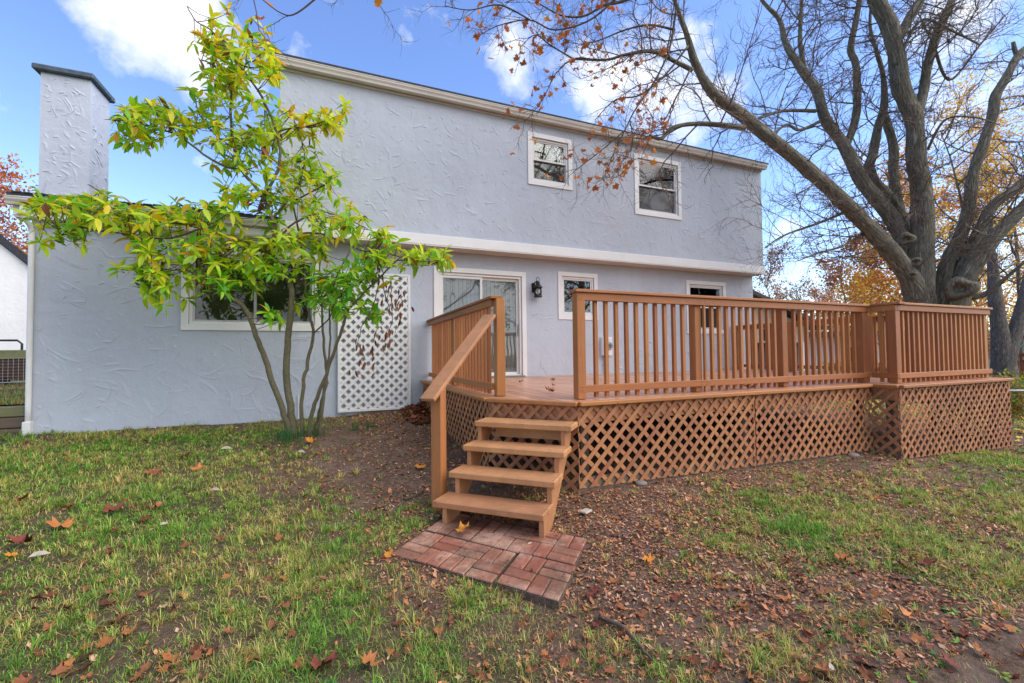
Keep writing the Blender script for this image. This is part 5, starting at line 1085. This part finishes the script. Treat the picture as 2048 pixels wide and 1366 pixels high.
MB().prism([(-24, 22, .6), (-10.2, 22, .6), (-10.2, 22, 4.62), (-17, 22, 11.4), (-24, 22, 4.6)], (-6, 9, 0)).build('gable_wall', M['stucco_white'], nb)
MB().prism([(-9.75, 21.85, 4.2), (-9.6, 21.85, 4.36), (-17, 21.85, 11.76), (-17, 21.85, 11.42)], (-6.3, 9.4, 0)).build('roof', M['shingle'], nb)
MB().box((-15, 21.97, 1.6), (-13.6, 22, 3.2)).build('window', M['dark'], nb)
wf = empty('wire_fence', (-8.2, 15.5, .9), label='wire fence with a mossy wooden top rail at the far left', cat='fence')
MB().box((-14, 15.48, 1.56), (-7.0, 15.53, 1.80)).build('top_rail', M['weathered2'], wf, bevel=.01)
MB().tube([(-14, 15.5, .95), (-7, 15.5, .95)], .015, 6).build('bottom_wire', M['metal'], wf)
for i in range(5): MB().box((-13.6+i*1.6, 15.54, .7), (-13.5+i*1.6, 15.64, 1.8)).build('fence_post', M['weathered'], wf)
wm = MB()
for i in range(70): wm.box((-14+i*.1, 15.455, .95), (-14+i*.1+.005, 15.46, 1.6))
for i in range(9): wm.box((-14, 15.447, .95+i*.08), (-7, 15.452, .955+i*.08))
wm.build('wire_mesh', M['metal'], wf, kind='stuff')
bn = empty('garbage_bin', (-7.7, 16.2, .88), label='brown plastic wheeled garbage bin behind the wire fence', cat='bin')
M['binp'] = flat('brown_plastic', (.11, .055, .04), .5, .1)
bx0, bx1, by0, by1 = -8.5, -7.72, 16.0, 16.7
MB().add([(bx0+.12, by0+.1, .98), (bx1-.1, by0+.1, .98), (bx1-.1, by1-.1, .98), (bx0+.12, by1-.1, .98), (bx0, by0, 1.58), (bx1, by0, 1.58), (bx1, by1, 1.58), (bx0, by1, 1.58)], [(3, 2, 1, 0), (4, 5, 6, 7), (0, 1, 5, 4), (1, 2, 6, 5), (2, 3, 7, 6), (3, 0, 4, 7)]).build('bin_body', M['binp'], bn, bevel=.03)
MB().box((bx0-.04, by0-.05, 1.58), (bx1+.04, by1+.03, 1.66)).build('bin_lid', M['binp'], bn, bevel=.02)
MB().tube([(bx0+.05, by0-.06, 1.0), (bx0-.02, by0-.06, 1.5), (bx0-.2, by0-.06, 1.62)], .02, 6).build('bin_strap', M['metal'], bn)
MB().tube([(-9.2, 16.9, 1.5), (-9.2, 16.9, 2.0), (-9.1, 16.9, 2.1), (-8.45, 16.9, 2.1), (-8.35, 16.9, 2.0), (-8.35, 16.9, 1.2)], .03, 8).build('handle_bar', M['black'], bn, True)
MB().tube([(bx0+.2, by0+.05, .97), (bx0+.2, by0+.15, .97)], .1, 12).build('wheel', M['black'], bn)

# ------------------------------------------------------------------ beyond: trees and neighbours
def bg_tree(u, v, t, height, spread, cols, nleaf, label, name='autumn_tree', lsize=.16, trunk_w=.25, bark='bark2', lean=(0, 0), group='autumn trees beyond the yard', low=.25, nb=13, base=None, seed=0):
    r = random.Random(seed); b = np.array(base, float) if base is not None else at(u, v, t); b[2] = float(ground0(b[0], b[1])) if base is None or base[2] is None else base[2]
    root = empty(name, b, label=label, cat='tree', group=group); mb = MB(); tipz = []
    top = b+np.array([lean[0], lean[1], height]); n = 9; P = np.array([b+(top-b)*i/(n-1)+np.array([r.gauss(0, .05), r.gauss(0, .05), 0])*i*.6 for i in range(n)]); mb.tube(P, np.linspace(trunk_w/2, trunk_w*.08, n), 9)
    bk(mb.build('trunk', M[bark], root, True), P, np.linspace(trunk_w/2, trunk_w*.08, n), 9); br = MB()
    for i in range(nb):
        s = low+(1-low)*((i+r.random())/nb); k = s*(n-1); j = min(int(k), n-2); p = P[j]+(P[j+1]-P[j])*(k-j); a = r.random()*6.28; ln = spread*(1.15-s*.75)*r.uniform(.7, 1.1)
        d = np.array([math.cos(a), math.sin(a), r.uniform(.45, .95)]); d /= np.linalg.norm(d); Q = [p]
        for q in range(6):
            d = d+np.array([r.gauss(0, .13), r.gauss(0, .13), .03]); d /= np.linalg.norm(d); Q.append(Q[-1]+d*ln/6)
            for _ in range(2):
                if q < 1: continue
                e = d*.7+np.array([r.gauss(0, .7), r.gauss(0, .7), r.gauss(.1, .5)]); e /= np.linalg.norm(e); l2 = ln*r.uniform(.2, .45); m1 = Q[-1]+e*l2*.5+np.array([r.gauss(0, .05), r.gauss(0, .05), .03]); m2 = Q[-1]+e*l2; br.tube([Q[-1], m1, m2], [trunk_w*.05, trunk_w*.035, trunk_w*.015], 3, False); tipz += [m1, m2, (m1+m2)/2]
                for _3 in range(2):
                    f = e*.6+np.array([r.gauss(0, .6), r.gauss(0, .6), r.gauss(0, .5)]); f /= np.linalg.norm(f); st_ = m1 if _3 else m2; en = st_+f*l2*.6; br.tube([st_, en], [trunk_w*.022, trunk_w*.01], 3, False); tipz += [en, (st_+en)/2]
        br.tube(Q, np.linspace(trunk_w*.17, trunk_w*.05, 7), 5, False); tipz += Q[3:]
    br.build('branches', M['twig_pale'], root, kind='stuff')
    if nleaf:
        rr = np.random.default_rng(seed+5); T = np.array(tipz)[rr.integers(0, len(tipz), nleaf)]+rr.normal(0, lsize*1.3, (nleaf, 3)); a = rr.normal(0, 1, (nleaf, 3)); a /= np.linalg.norm(a, axis=1)[:, None]; c = rr.normal(0, 1, (nleaf, 3)); c -= a*(a*c).sum(1)[:, None]; c /= np.linalg.norm(c, axis=1)[:, None]
        s = (lsize*rr.uniform(.5, 1.2, nleaf)/2)[:, None]; V = np.stack([T-a*s, T-c*s*.7, T+a*s, T+c*s*.7], 1).reshape(-1, 3); b0 = np.arange(nleaf)*4
        col = np.array(cols)[rr.integers(0, len(cols), nleaf)]*rr.uniform(.75, 1.2, (nleaf, 1)); link('crown', np_mesh('crown', V, np.stack([b0, b0+1, b0+2, b0+3], -1), np.repeat(col, 4, 0), 4), M['leafc'], root, (0, 0, 0), kind='stuff')
    return root
YEL = [lin(240, 200, 60), lin(230, 172, 58), lin(244, 212, 84), lin(222, 160, 74)]; ORG = [lin(224, 140, 76), lin(206, 124, 78), lin(230, 164, 84), lin(190, 120, 86)]; BRN = [lin(160, 116, 92), lin(178, 130, 96), lin(140, 100, 80)]
bg_tree(1930, 690, 19, 12, 4.6, YEL, 6500, 'tall yellow leaved tree rising behind the forked maple limbs', seed=1, trunk_w=.22, lsize=.11, low=.3, nb=18)
bg_tree(2040, 690, 24, 13, 5.5, YEL+ORG[:1], 8000, 'golden tree at the far right edge behind the maple', seed=2, trunk_w=.28, lsize=.12, low=.12, nb=18)
bg_tree(1840, 690, 26, 12.5, 4.5, YEL[:2]+ORG, 5000, 'thin orange and yellow tree just left of the maple trunk', seed=3, trunk_w=.28, lsize=.2, low=.2)
bg_tree(1770, 690, 24, 6.3, 3.4, YEL+ORG, 5200, 'low yellow orange tree behind the corner of the railing', seed=4, trunk_w=.16, lsize=.16, low=.2)
bg_tree(1690, 690, 28, 8.3, 3.4, ORG+BRN, 4200, 'orange brown tree above the front railing', seed=5, trunk_w=.2, lsize=.17, low=.25)
bg_tree(1600, 690, 34, 7.2, 2.6, BRN, 500, 'bare slender tree above the brown neighbour roof', seed=6, trunk_w=.18, lsize=.15, low=.25)
bg_tree(1545, 690, 36, 9.5, 3.4, BRN, 2600, 'faded brown tree right beside the upper house corner', seed=7, trunk_w=.2, lsize=.17, low=.3)
bg_tree(1640, 690, 44, 7.5, 3.2, BRN+ORG[:1], 2600, 'distant brownish tree between the bare one and the orange one', seed=8, trunk_w=.22, lsize=.2, low=.3)
bg_tree(1990, 690, 34, 17, 6, YEL+ORG, 7000, 'tallest distant golden tree behind the broken limb', seed=9, trunk_w=.35, lsize=.17, low=.25, nb=18)
bg_tree(1880, 690, 40, 8, 5, ORG+YEL, 5200, 'distant orange tree behind the base of the maple', seed=10, trunk_w=.3, lsize=.24, low=.15)
bg_tree(0, 0, 0, 11, 5.0, ORG+[lin(214, 110, 60)], 8000, 'orange autumn tree behind the white house at far left', seed=11, trunk_w=.35, lsize=.2, base=(-19.5, 34, .9), low=.2, nb=18)
bg_tree(0, 0, 0, 10, 5.0, ORG+BRN, 6000, 'second orange tree behind the white house, closer to the chimney', seed=12, trunk_w=.35, lsize=.2, base=(-16.0, 36, .9), low=.2, nb=18)
for i, (u, t, h, sp, cl, nl, lb) in enumerate([(1575, 50, 9, 4, BRN, 2600, 'far brown tree nearest the house corner'), (1665, 55, 9, 4.2, BRN+ORG, 3200, 'far russet tree above the middle of the railing'), (1735, 50, 9.5, 4.2, ORG+YEL, 3600, 'far orange tree left of the railing corner'), (1800, 32, 7, 3.6, YEL, 4200, 'bright yellow tree low behind the jog in the railing'), (1960, 26, 6.5, 3.6, YEL, 4200, 'bright yellow low tree right of the maple base'), (2075, 30, 9, 4.5, YEL+ORG, 5000, 'yellow orange tree partly out of frame at right')]):
    bg_tree(u, 690, t, h, sp, cl, nl, lb, seed=40+i, trunk_w=.22, lsize=.2 if t > 40 else .13, low=.18, nb=16)
rw_ = np.random.default_rng(77); n_ = 26000; u_ = rw_.uniform(1350, 2500, n_); t_ = rw_.uniform(70, 110, n_); top_ = (5.5+3.0*fbm(u_*.012, u_*0, 3, 5))*rw_.random(n_)**.8
D_ = _F[None]+((u_-1024)/FPX)[:, None]*_R[None]; C_ = CAM+D_*t_[:, None]; C_[:, 2] = -.3+top_; a_ = rw_.normal(0, 1, (n_, 3)); a_ /= np.linalg.norm(a_, axis=1)[:, None]; c_ = rw_.normal(0, 1, (n_, 3)); c_ -= a_*(a_*c_).sum(1)[:, None]; c_ /= np.linalg.norm(c_, axis=1)[:, None]; s_ = rw_.uniform(.15, .5, n_)[:, None]
pal_ = np.array(BRN+[lin(150, 120, 100), lin(128, 112, 96), lin(170, 120, 80)])[rw_.integers(0, 6, n_)]; b0 = np.arange(n_)*4
link('distant_wood', np_mesh('distant_wood', np.stack([C_-a_*s_, C_-c_*s_*.6, C_+a_*s_, C_+c_*s_*.6], 1).reshape(-1, 3), np.stack([b0, b0+1, b0+2, b0+3], -1), np.repeat(pal_, 4, 0), 4), M['leafc'], kind='stuff', label='far brownish woodland along the horizon at right', cat='woodland')
# trees across the yard behind the camera: only their reflections show, in the window and door glass
for i, (x, y, h, sp, nl, lb) in enumerate([(5.2, -9.5, 13, 5.5, 1500, 'dark bare tree mirrored in the glass of the patio door'), (-3.5, -12, 14, 6, 2500, 'bare tree mirrored in the large left window'), (12.5, -8.5, 12, 5, 2500, 'leafy tree mirrored in the upper right window'), (18, -12, 15, 6, 4000, 'broad tree mirrored in the lower right windows')]):
    bg_tree(0, 0, 0, h, sp, BRN+[lin(74, 92, 50)]*3, nl, lb, seed=20+i, trunk_w=.55, lsize=.22, base=(x, y, None), low=.2, nb=16, bark='bark', group='trees across the yard seen in reflections')
# second big trunk at the right edge
t2 = at(2010, 742, 15.5); t2[2] = float(ground0(t2[0], t2[1])); tr2 = empty('forked_tree', t2, label='grey trunk forking low in a V behind the right end of the railing', cat='tree')
def limb2(px, T, name): 
    k = len(px); P = smooth_path([at(u, v, T) for u, v, w in px], k*5); r = np.interp(np.linspace(0, k-1, k*5), np.arange(k), [w/2/FPX*T*.75 for *_, w in px]); bk(MB().tube(P, r, 16).build(name, M['bark2'], tr2, True), P, r, 16)
limb2([(2008, 800, 60), (2008, 745, 52), (2004, 700, 42), (1998, 650, 32), (1991, 600, 30), (1986, 540, 22), (1980, 470, 13), (1984, 410, 6)], 15.5, 'trunk'); limb2([(2010, 750, 40), (2016, 710, 36), (2030, 665, 30), (2046, 610, 27), (2064, 540, 28), (2080, 440, 20)], 15.4, 'limb')
# neighbour on the right
nr = empty('tan_house', (18, 13.5, -.3), label='tan neighbour house with brown sloping roof just past the right corner', cat='house')
a0, a1 = np.array([14.6, 13.9]), np.array([20.6, 11.6]); tdir = (a1-a0)/np.linalg.norm(a1-a0); ndir = np.array([-tdir[1], tdir[0]])
M['tan'] = flat('tan_siding', (.56, .50, .39), .7, .06, 2); M['brown_roof'] = flat('brown_roof', (.085, .065, .055), .85, .25, 10)
def gq(s, z, o=0.): p = a0+tdir*s+ndir*o; return (p[0], p[1], z)
MB().prism([gq(-6, 1.9), gq(4.6, 1.9), gq(4.6, 2.55), gq(-.5, 5.0), gq(-6, 2.4)], (ndir[0]*7, ndir[1]*7, 0)).build('gable_wall', M['tan'], nr)
MB().prism([gq(5.1, 2.42, -.5), gq(5.1, 2.58, -.5), gq(-.5, 5.28, -.5), gq(-.5, 5.10, -.5)], (ndir[0]*8, ndir[1]*8, 0)).build('roof', M['brown_roof'], nr)
MB().prism([gq(-6, -.4, .4), gq(4.4, -.4, .4), gq(4.4, 1.88, .4), gq(-6, 1.88, .4)], (ndir[0]*6, ndir[1]*6, 0)).build('lower_wall', flat('dark_porch', (.10, .09, .085), .8, .2), nr)
for s in (-.6, .8, 2.2, 3.4, 4.3): MB().bar(gq(s, -.4, .02), gq(s, 1.9, .02), .12, .12, (ndir[0], ndir[1], 0)).build('porch_post', M['white'] if s != 2.2 else M['weathered'], nr)
for s in (0.1, 2.6): MB().prism([gq(s, 1.98, -.02), gq(s+1.1, 1.98, -.02), gq(s+1.1, 2.5, -.02), gq(s, 2.5, -.02)], (ndir[0]*.015, ndir[1]*.015, 0)).build('window', M['dark'], nr)
fh = empty('pale_garage', (31, 15, -.3), label='pale low building with dark flat eave seen through the front balusters', cat='building')
g0, g1 = np.array([24.5, 17.5]), np.array([33.5, 13.0]); gt = (g1-g0)/np.linalg.norm(g1-g0); gn = np.array([-gt[1], gt[0]])
gg = lambda s, z, o=0.: (*(g0+gt*s+gn*o), z)
MB().prism([gg(0, -.5), gg(10, -.5), gg(10, 2.35), gg(0, 2.35)], (gn[0]*6, gn[1]*6, 0)).build('wall', flat('pale_siding', (.62, .63, .66), .7, .05), fh)
MB().prism([gg(-.5, 2.36, -.6), gg(10.5, 2.36, -.6), gg(10.5, 2.62, -.6), gg(-.5, 2.62, -.6)], (gn[0]*7.2, gn[1]*7.2, 0)).build('roof', M['brown_roof'], fh)
MB().prism([gg(3.6, -.4, -.02), gg(4.6, -.4, -.02), gg(4.6, 1.7, -.02), gg(3.6, 1.7, -.02)], (gn[0]*.015, gn[1]*.015, 0)).build('door', M['dark'], fh)
def shrub(x, y, w, d, h, cols, n, label, name='shrub', lsize=.07, seed=0):
    r = np.random.default_rng(seed); z0 = float(ground0(x, y)); root = empty(name, (x, y, z0), label=label, cat='shrub', group='shrubs beyond the deck'); st_ = MB()
    for i in range(14): a = r.uniform(0, 6.28); e = np.array([math.cos(a)*w*.4*r.random(), math.sin(a)*d*.4*r.random(), h*r.uniform(.6, .95)]); st_.tube([(x, y, z0), np.array([x, y, z0])+e*.5+r.normal(0, .05, 3), np.array([x, y, z0])+e], [.015, .01, .004], 4, False)
    st_.build('stems', M['twig'], root, kind='stuff'); q = r.normal(0, 1, (n, 3)); q /= np.linalg.norm(q, axis=1)[:, None]; q *= (r.random(n)**.4)[:, None]; T = np.stack([x+q[:, 0]*w/2, y+q[:, 1]*d/2, z0+h*.52+q[:, 2]*h*.5], -1)+r.normal(0, .05, (n, 3)); T += .12*np.stack([fbm(T[:, 0]*3, T[:, 2]*3, 2, 4)]*3, -1)
    a = r.normal(0, 1, (n, 3)); a /= np.linalg.norm(a, axis=1)[:, None]; c = r.normal(0, 1, (n, 3)); c -= a*(a*c).sum(1)[:, None]; c /= np.linalg.norm(c, axis=1)[:, None]; s = (lsize*r.uniform(.6, 1.3, n)/2)[:, None]
    V = np.stack([T-a*s, T-c*s*.55, T+a*s, T+c*s*.55], 1).reshape(-1, 3); b0 = np.arange(n)*4; col = np.array(cols)[r.integers(0, len(cols), n)]*r.uniform(.6, 1.25, (n, 1)); link('foliage', np_mesh('foliage', V, np.stack([b0, b0+1, b0+2, b0+3], -1), np.repeat(col, 4, 0), 4), M['leafc'], root, (0, 0, 0), kind='stuff')
GRN = [lin(96, 128, 56), lin(120, 146, 60), lin(150, 130, 70), lin(176, 110, 70)]; YG = [lin(196, 176, 60), lin(170, 160, 56), lin(206, 170, 52), lin(120, 130, 50)]
def bxy(u, t): p = at(u, 700, t); return p[0], p[1]
shrub(*bxy(1672, 17), 2.2, 1.6, 1.5, YG, 2600, 'yellow green shrub seen through the middle balusters', seed=31); shrub(*bxy(1612, 17.5), 1.6, 1.2, 1.0, YG, 1400, 'small yellow shrub left of the larger yellow one', seed=32); shrub(*bxy(1735, 17), 1.8, 1.4, 1.1, YG+GRN, 1600, 'olive shrub behind the railing corner', seed=33); shrub(*bxy(1545, 16), 1.4, 1.2, .9, GRN, 1200, 'green shrub by the tan house porch', seed=34)
shrub(16.6, 5.9, 2.0, 1.5, 1.15, GRN, 3200, 'green and russet shrub past the right end of the deck', seed=35, lsize=.09); shrub(18.6, 6.1, 2.2, 1.6, 1.15, GRN+YG, 3000, 'mixed green shrub at the right edge by the playhouse', seed=36, lsize=.09); shrub(*bxy(1780, 18), 1.0, 1.0, .8, [lin(70, 104, 54)], 1000, 'dark green bush behind the corner post', seed=37)
wfz = empty('brown_fence', (24, 10.5, -.3), label='brown board fence in the distance behind the railing corner', cat='fence')
for i in range(34):
    s = i*.16; p = np.array([20.2, 12.4])+np.array([.72, -.69])*s; MB().bar((p[0], p[1], -.45), (p[0], p[1], 1.0+random.gauss(0, .012)), .145, .02, (.69, .72, 0)).build('fence_board', M['cedar'], wfz)
# playhouse
ph = empty('playhouse', (26.8, 8.3, -.4), label='timber playhouse with green pitched roof at the right edge', cat='playhouse')
pc = np.array([26.85, 8.89]); pe = np.array([.32, -.95]); pn = np.array([.95, .32])
pq = lambda s, o, z: (*(pc+pe*s+pn*o), z)
M['greenroof'] = flat('green_roof', (.16, .30, .25), .5, .1, 5)
MB().prism([pq(-.15, -.9, 1.30), pq(-.15, -.9, 1.38), pq(1.35, -.9, 2.35), pq(2.85, -.9, 1.38), pq(2.85, -.9, 1.30), pq(1.35, -.9, 2.25)], (*(pn*1.9), 0)).build('roof', M['greenroof'], ph)
for s in (.12, 2.35):
    for o in (-.6, .6): MB().bar(pq(s, o, -.5), pq(s, o, 1.5), .12, .12, (1, 0, 0)).build('post', M['cedar'], ph)
for k in range(9): MB().bar(pq(.14+k*.26, -.68, .0), pq(.30+k*.26, -.68, .95), .10, .03, (*pn, 0)).build('wall_board', M['cedar'], ph)
MB().bar(pq(.2, -.72, 1.0), pq(2.5, -.72, 1.0), .05, .09).build('rail', M['cedar'], ph)
MB().bar(pq(.0, -.72, 1.25), pq(2.7, -.72, 1.25), .06, .14).build('beam', M['cedar'], ph)
MB().tube([pq(-.9+.7*math.cos(t)*1., -.5, .15+.55*math.sin(t)) for t in np.linspace(math.pi, .4, 10)], .06, 8).build('slide_arch', flat('teal_plastic', (.03, .17, .19), .4), ph, True)
prl = empty('pipe_rail', (15.8, 4.8, -.2), label='thin galvanised pipe rail on short posts beyond the right deck end', cat='rail')
MB().tube([(14.6, 5.6, .50), (17.5, 4.1, .47)], .03, 8).build('pipe', M['metal'], prl, True)
for s in (.1, .55, .95): MB().tube([(14.6+2.9*s, 5.6-1.5*s, -.4), (14.6+2.9*s, 5.6-1.5*s, .49)], .035, 8).build('pipe_post', M['weathered'], prl, True)
stick([(2018, 866), (2034, 868), (2052, 871)], .022, 'pale straight branch lying on the lawn at the far right'); 
# yellow leaves on the lawn under the maple
Vd, Td, Cd = [], [], []; off = 0
for i in range(1500):
    x = random.uniform(10.6, 20); y = random.uniform(2.2, 9.5); s = random.uniform(.04, .10); v, t = maple_verts(s, random.uniform(0, .5), random)
    R_ = rotm(np.array([random.gauss(0, 1), random.gauss(0, 1), random.gauss(0, .2)]), np.array([random.gauss(0, .3), random.gauss(0, .3), 1.])); Vd.append(v@R_.T+np.array([x, y, float(ground0(x, y))+.03])); Td.append(t+off); off += len(v); Cd.append(np.tile(np.array(random.choice(YEL+[B1, B3, B2])), (len(v), 1)))
link('yellow_leaves', np_mesh('yellow_leaves', np.concatenate(Vd), np.concatenate(Td), np.concatenate(Cd), 3), M['litterc'], kind='stuff', label='yellow and brown leaves carpeting the lawn under the maple', cat='leaves')
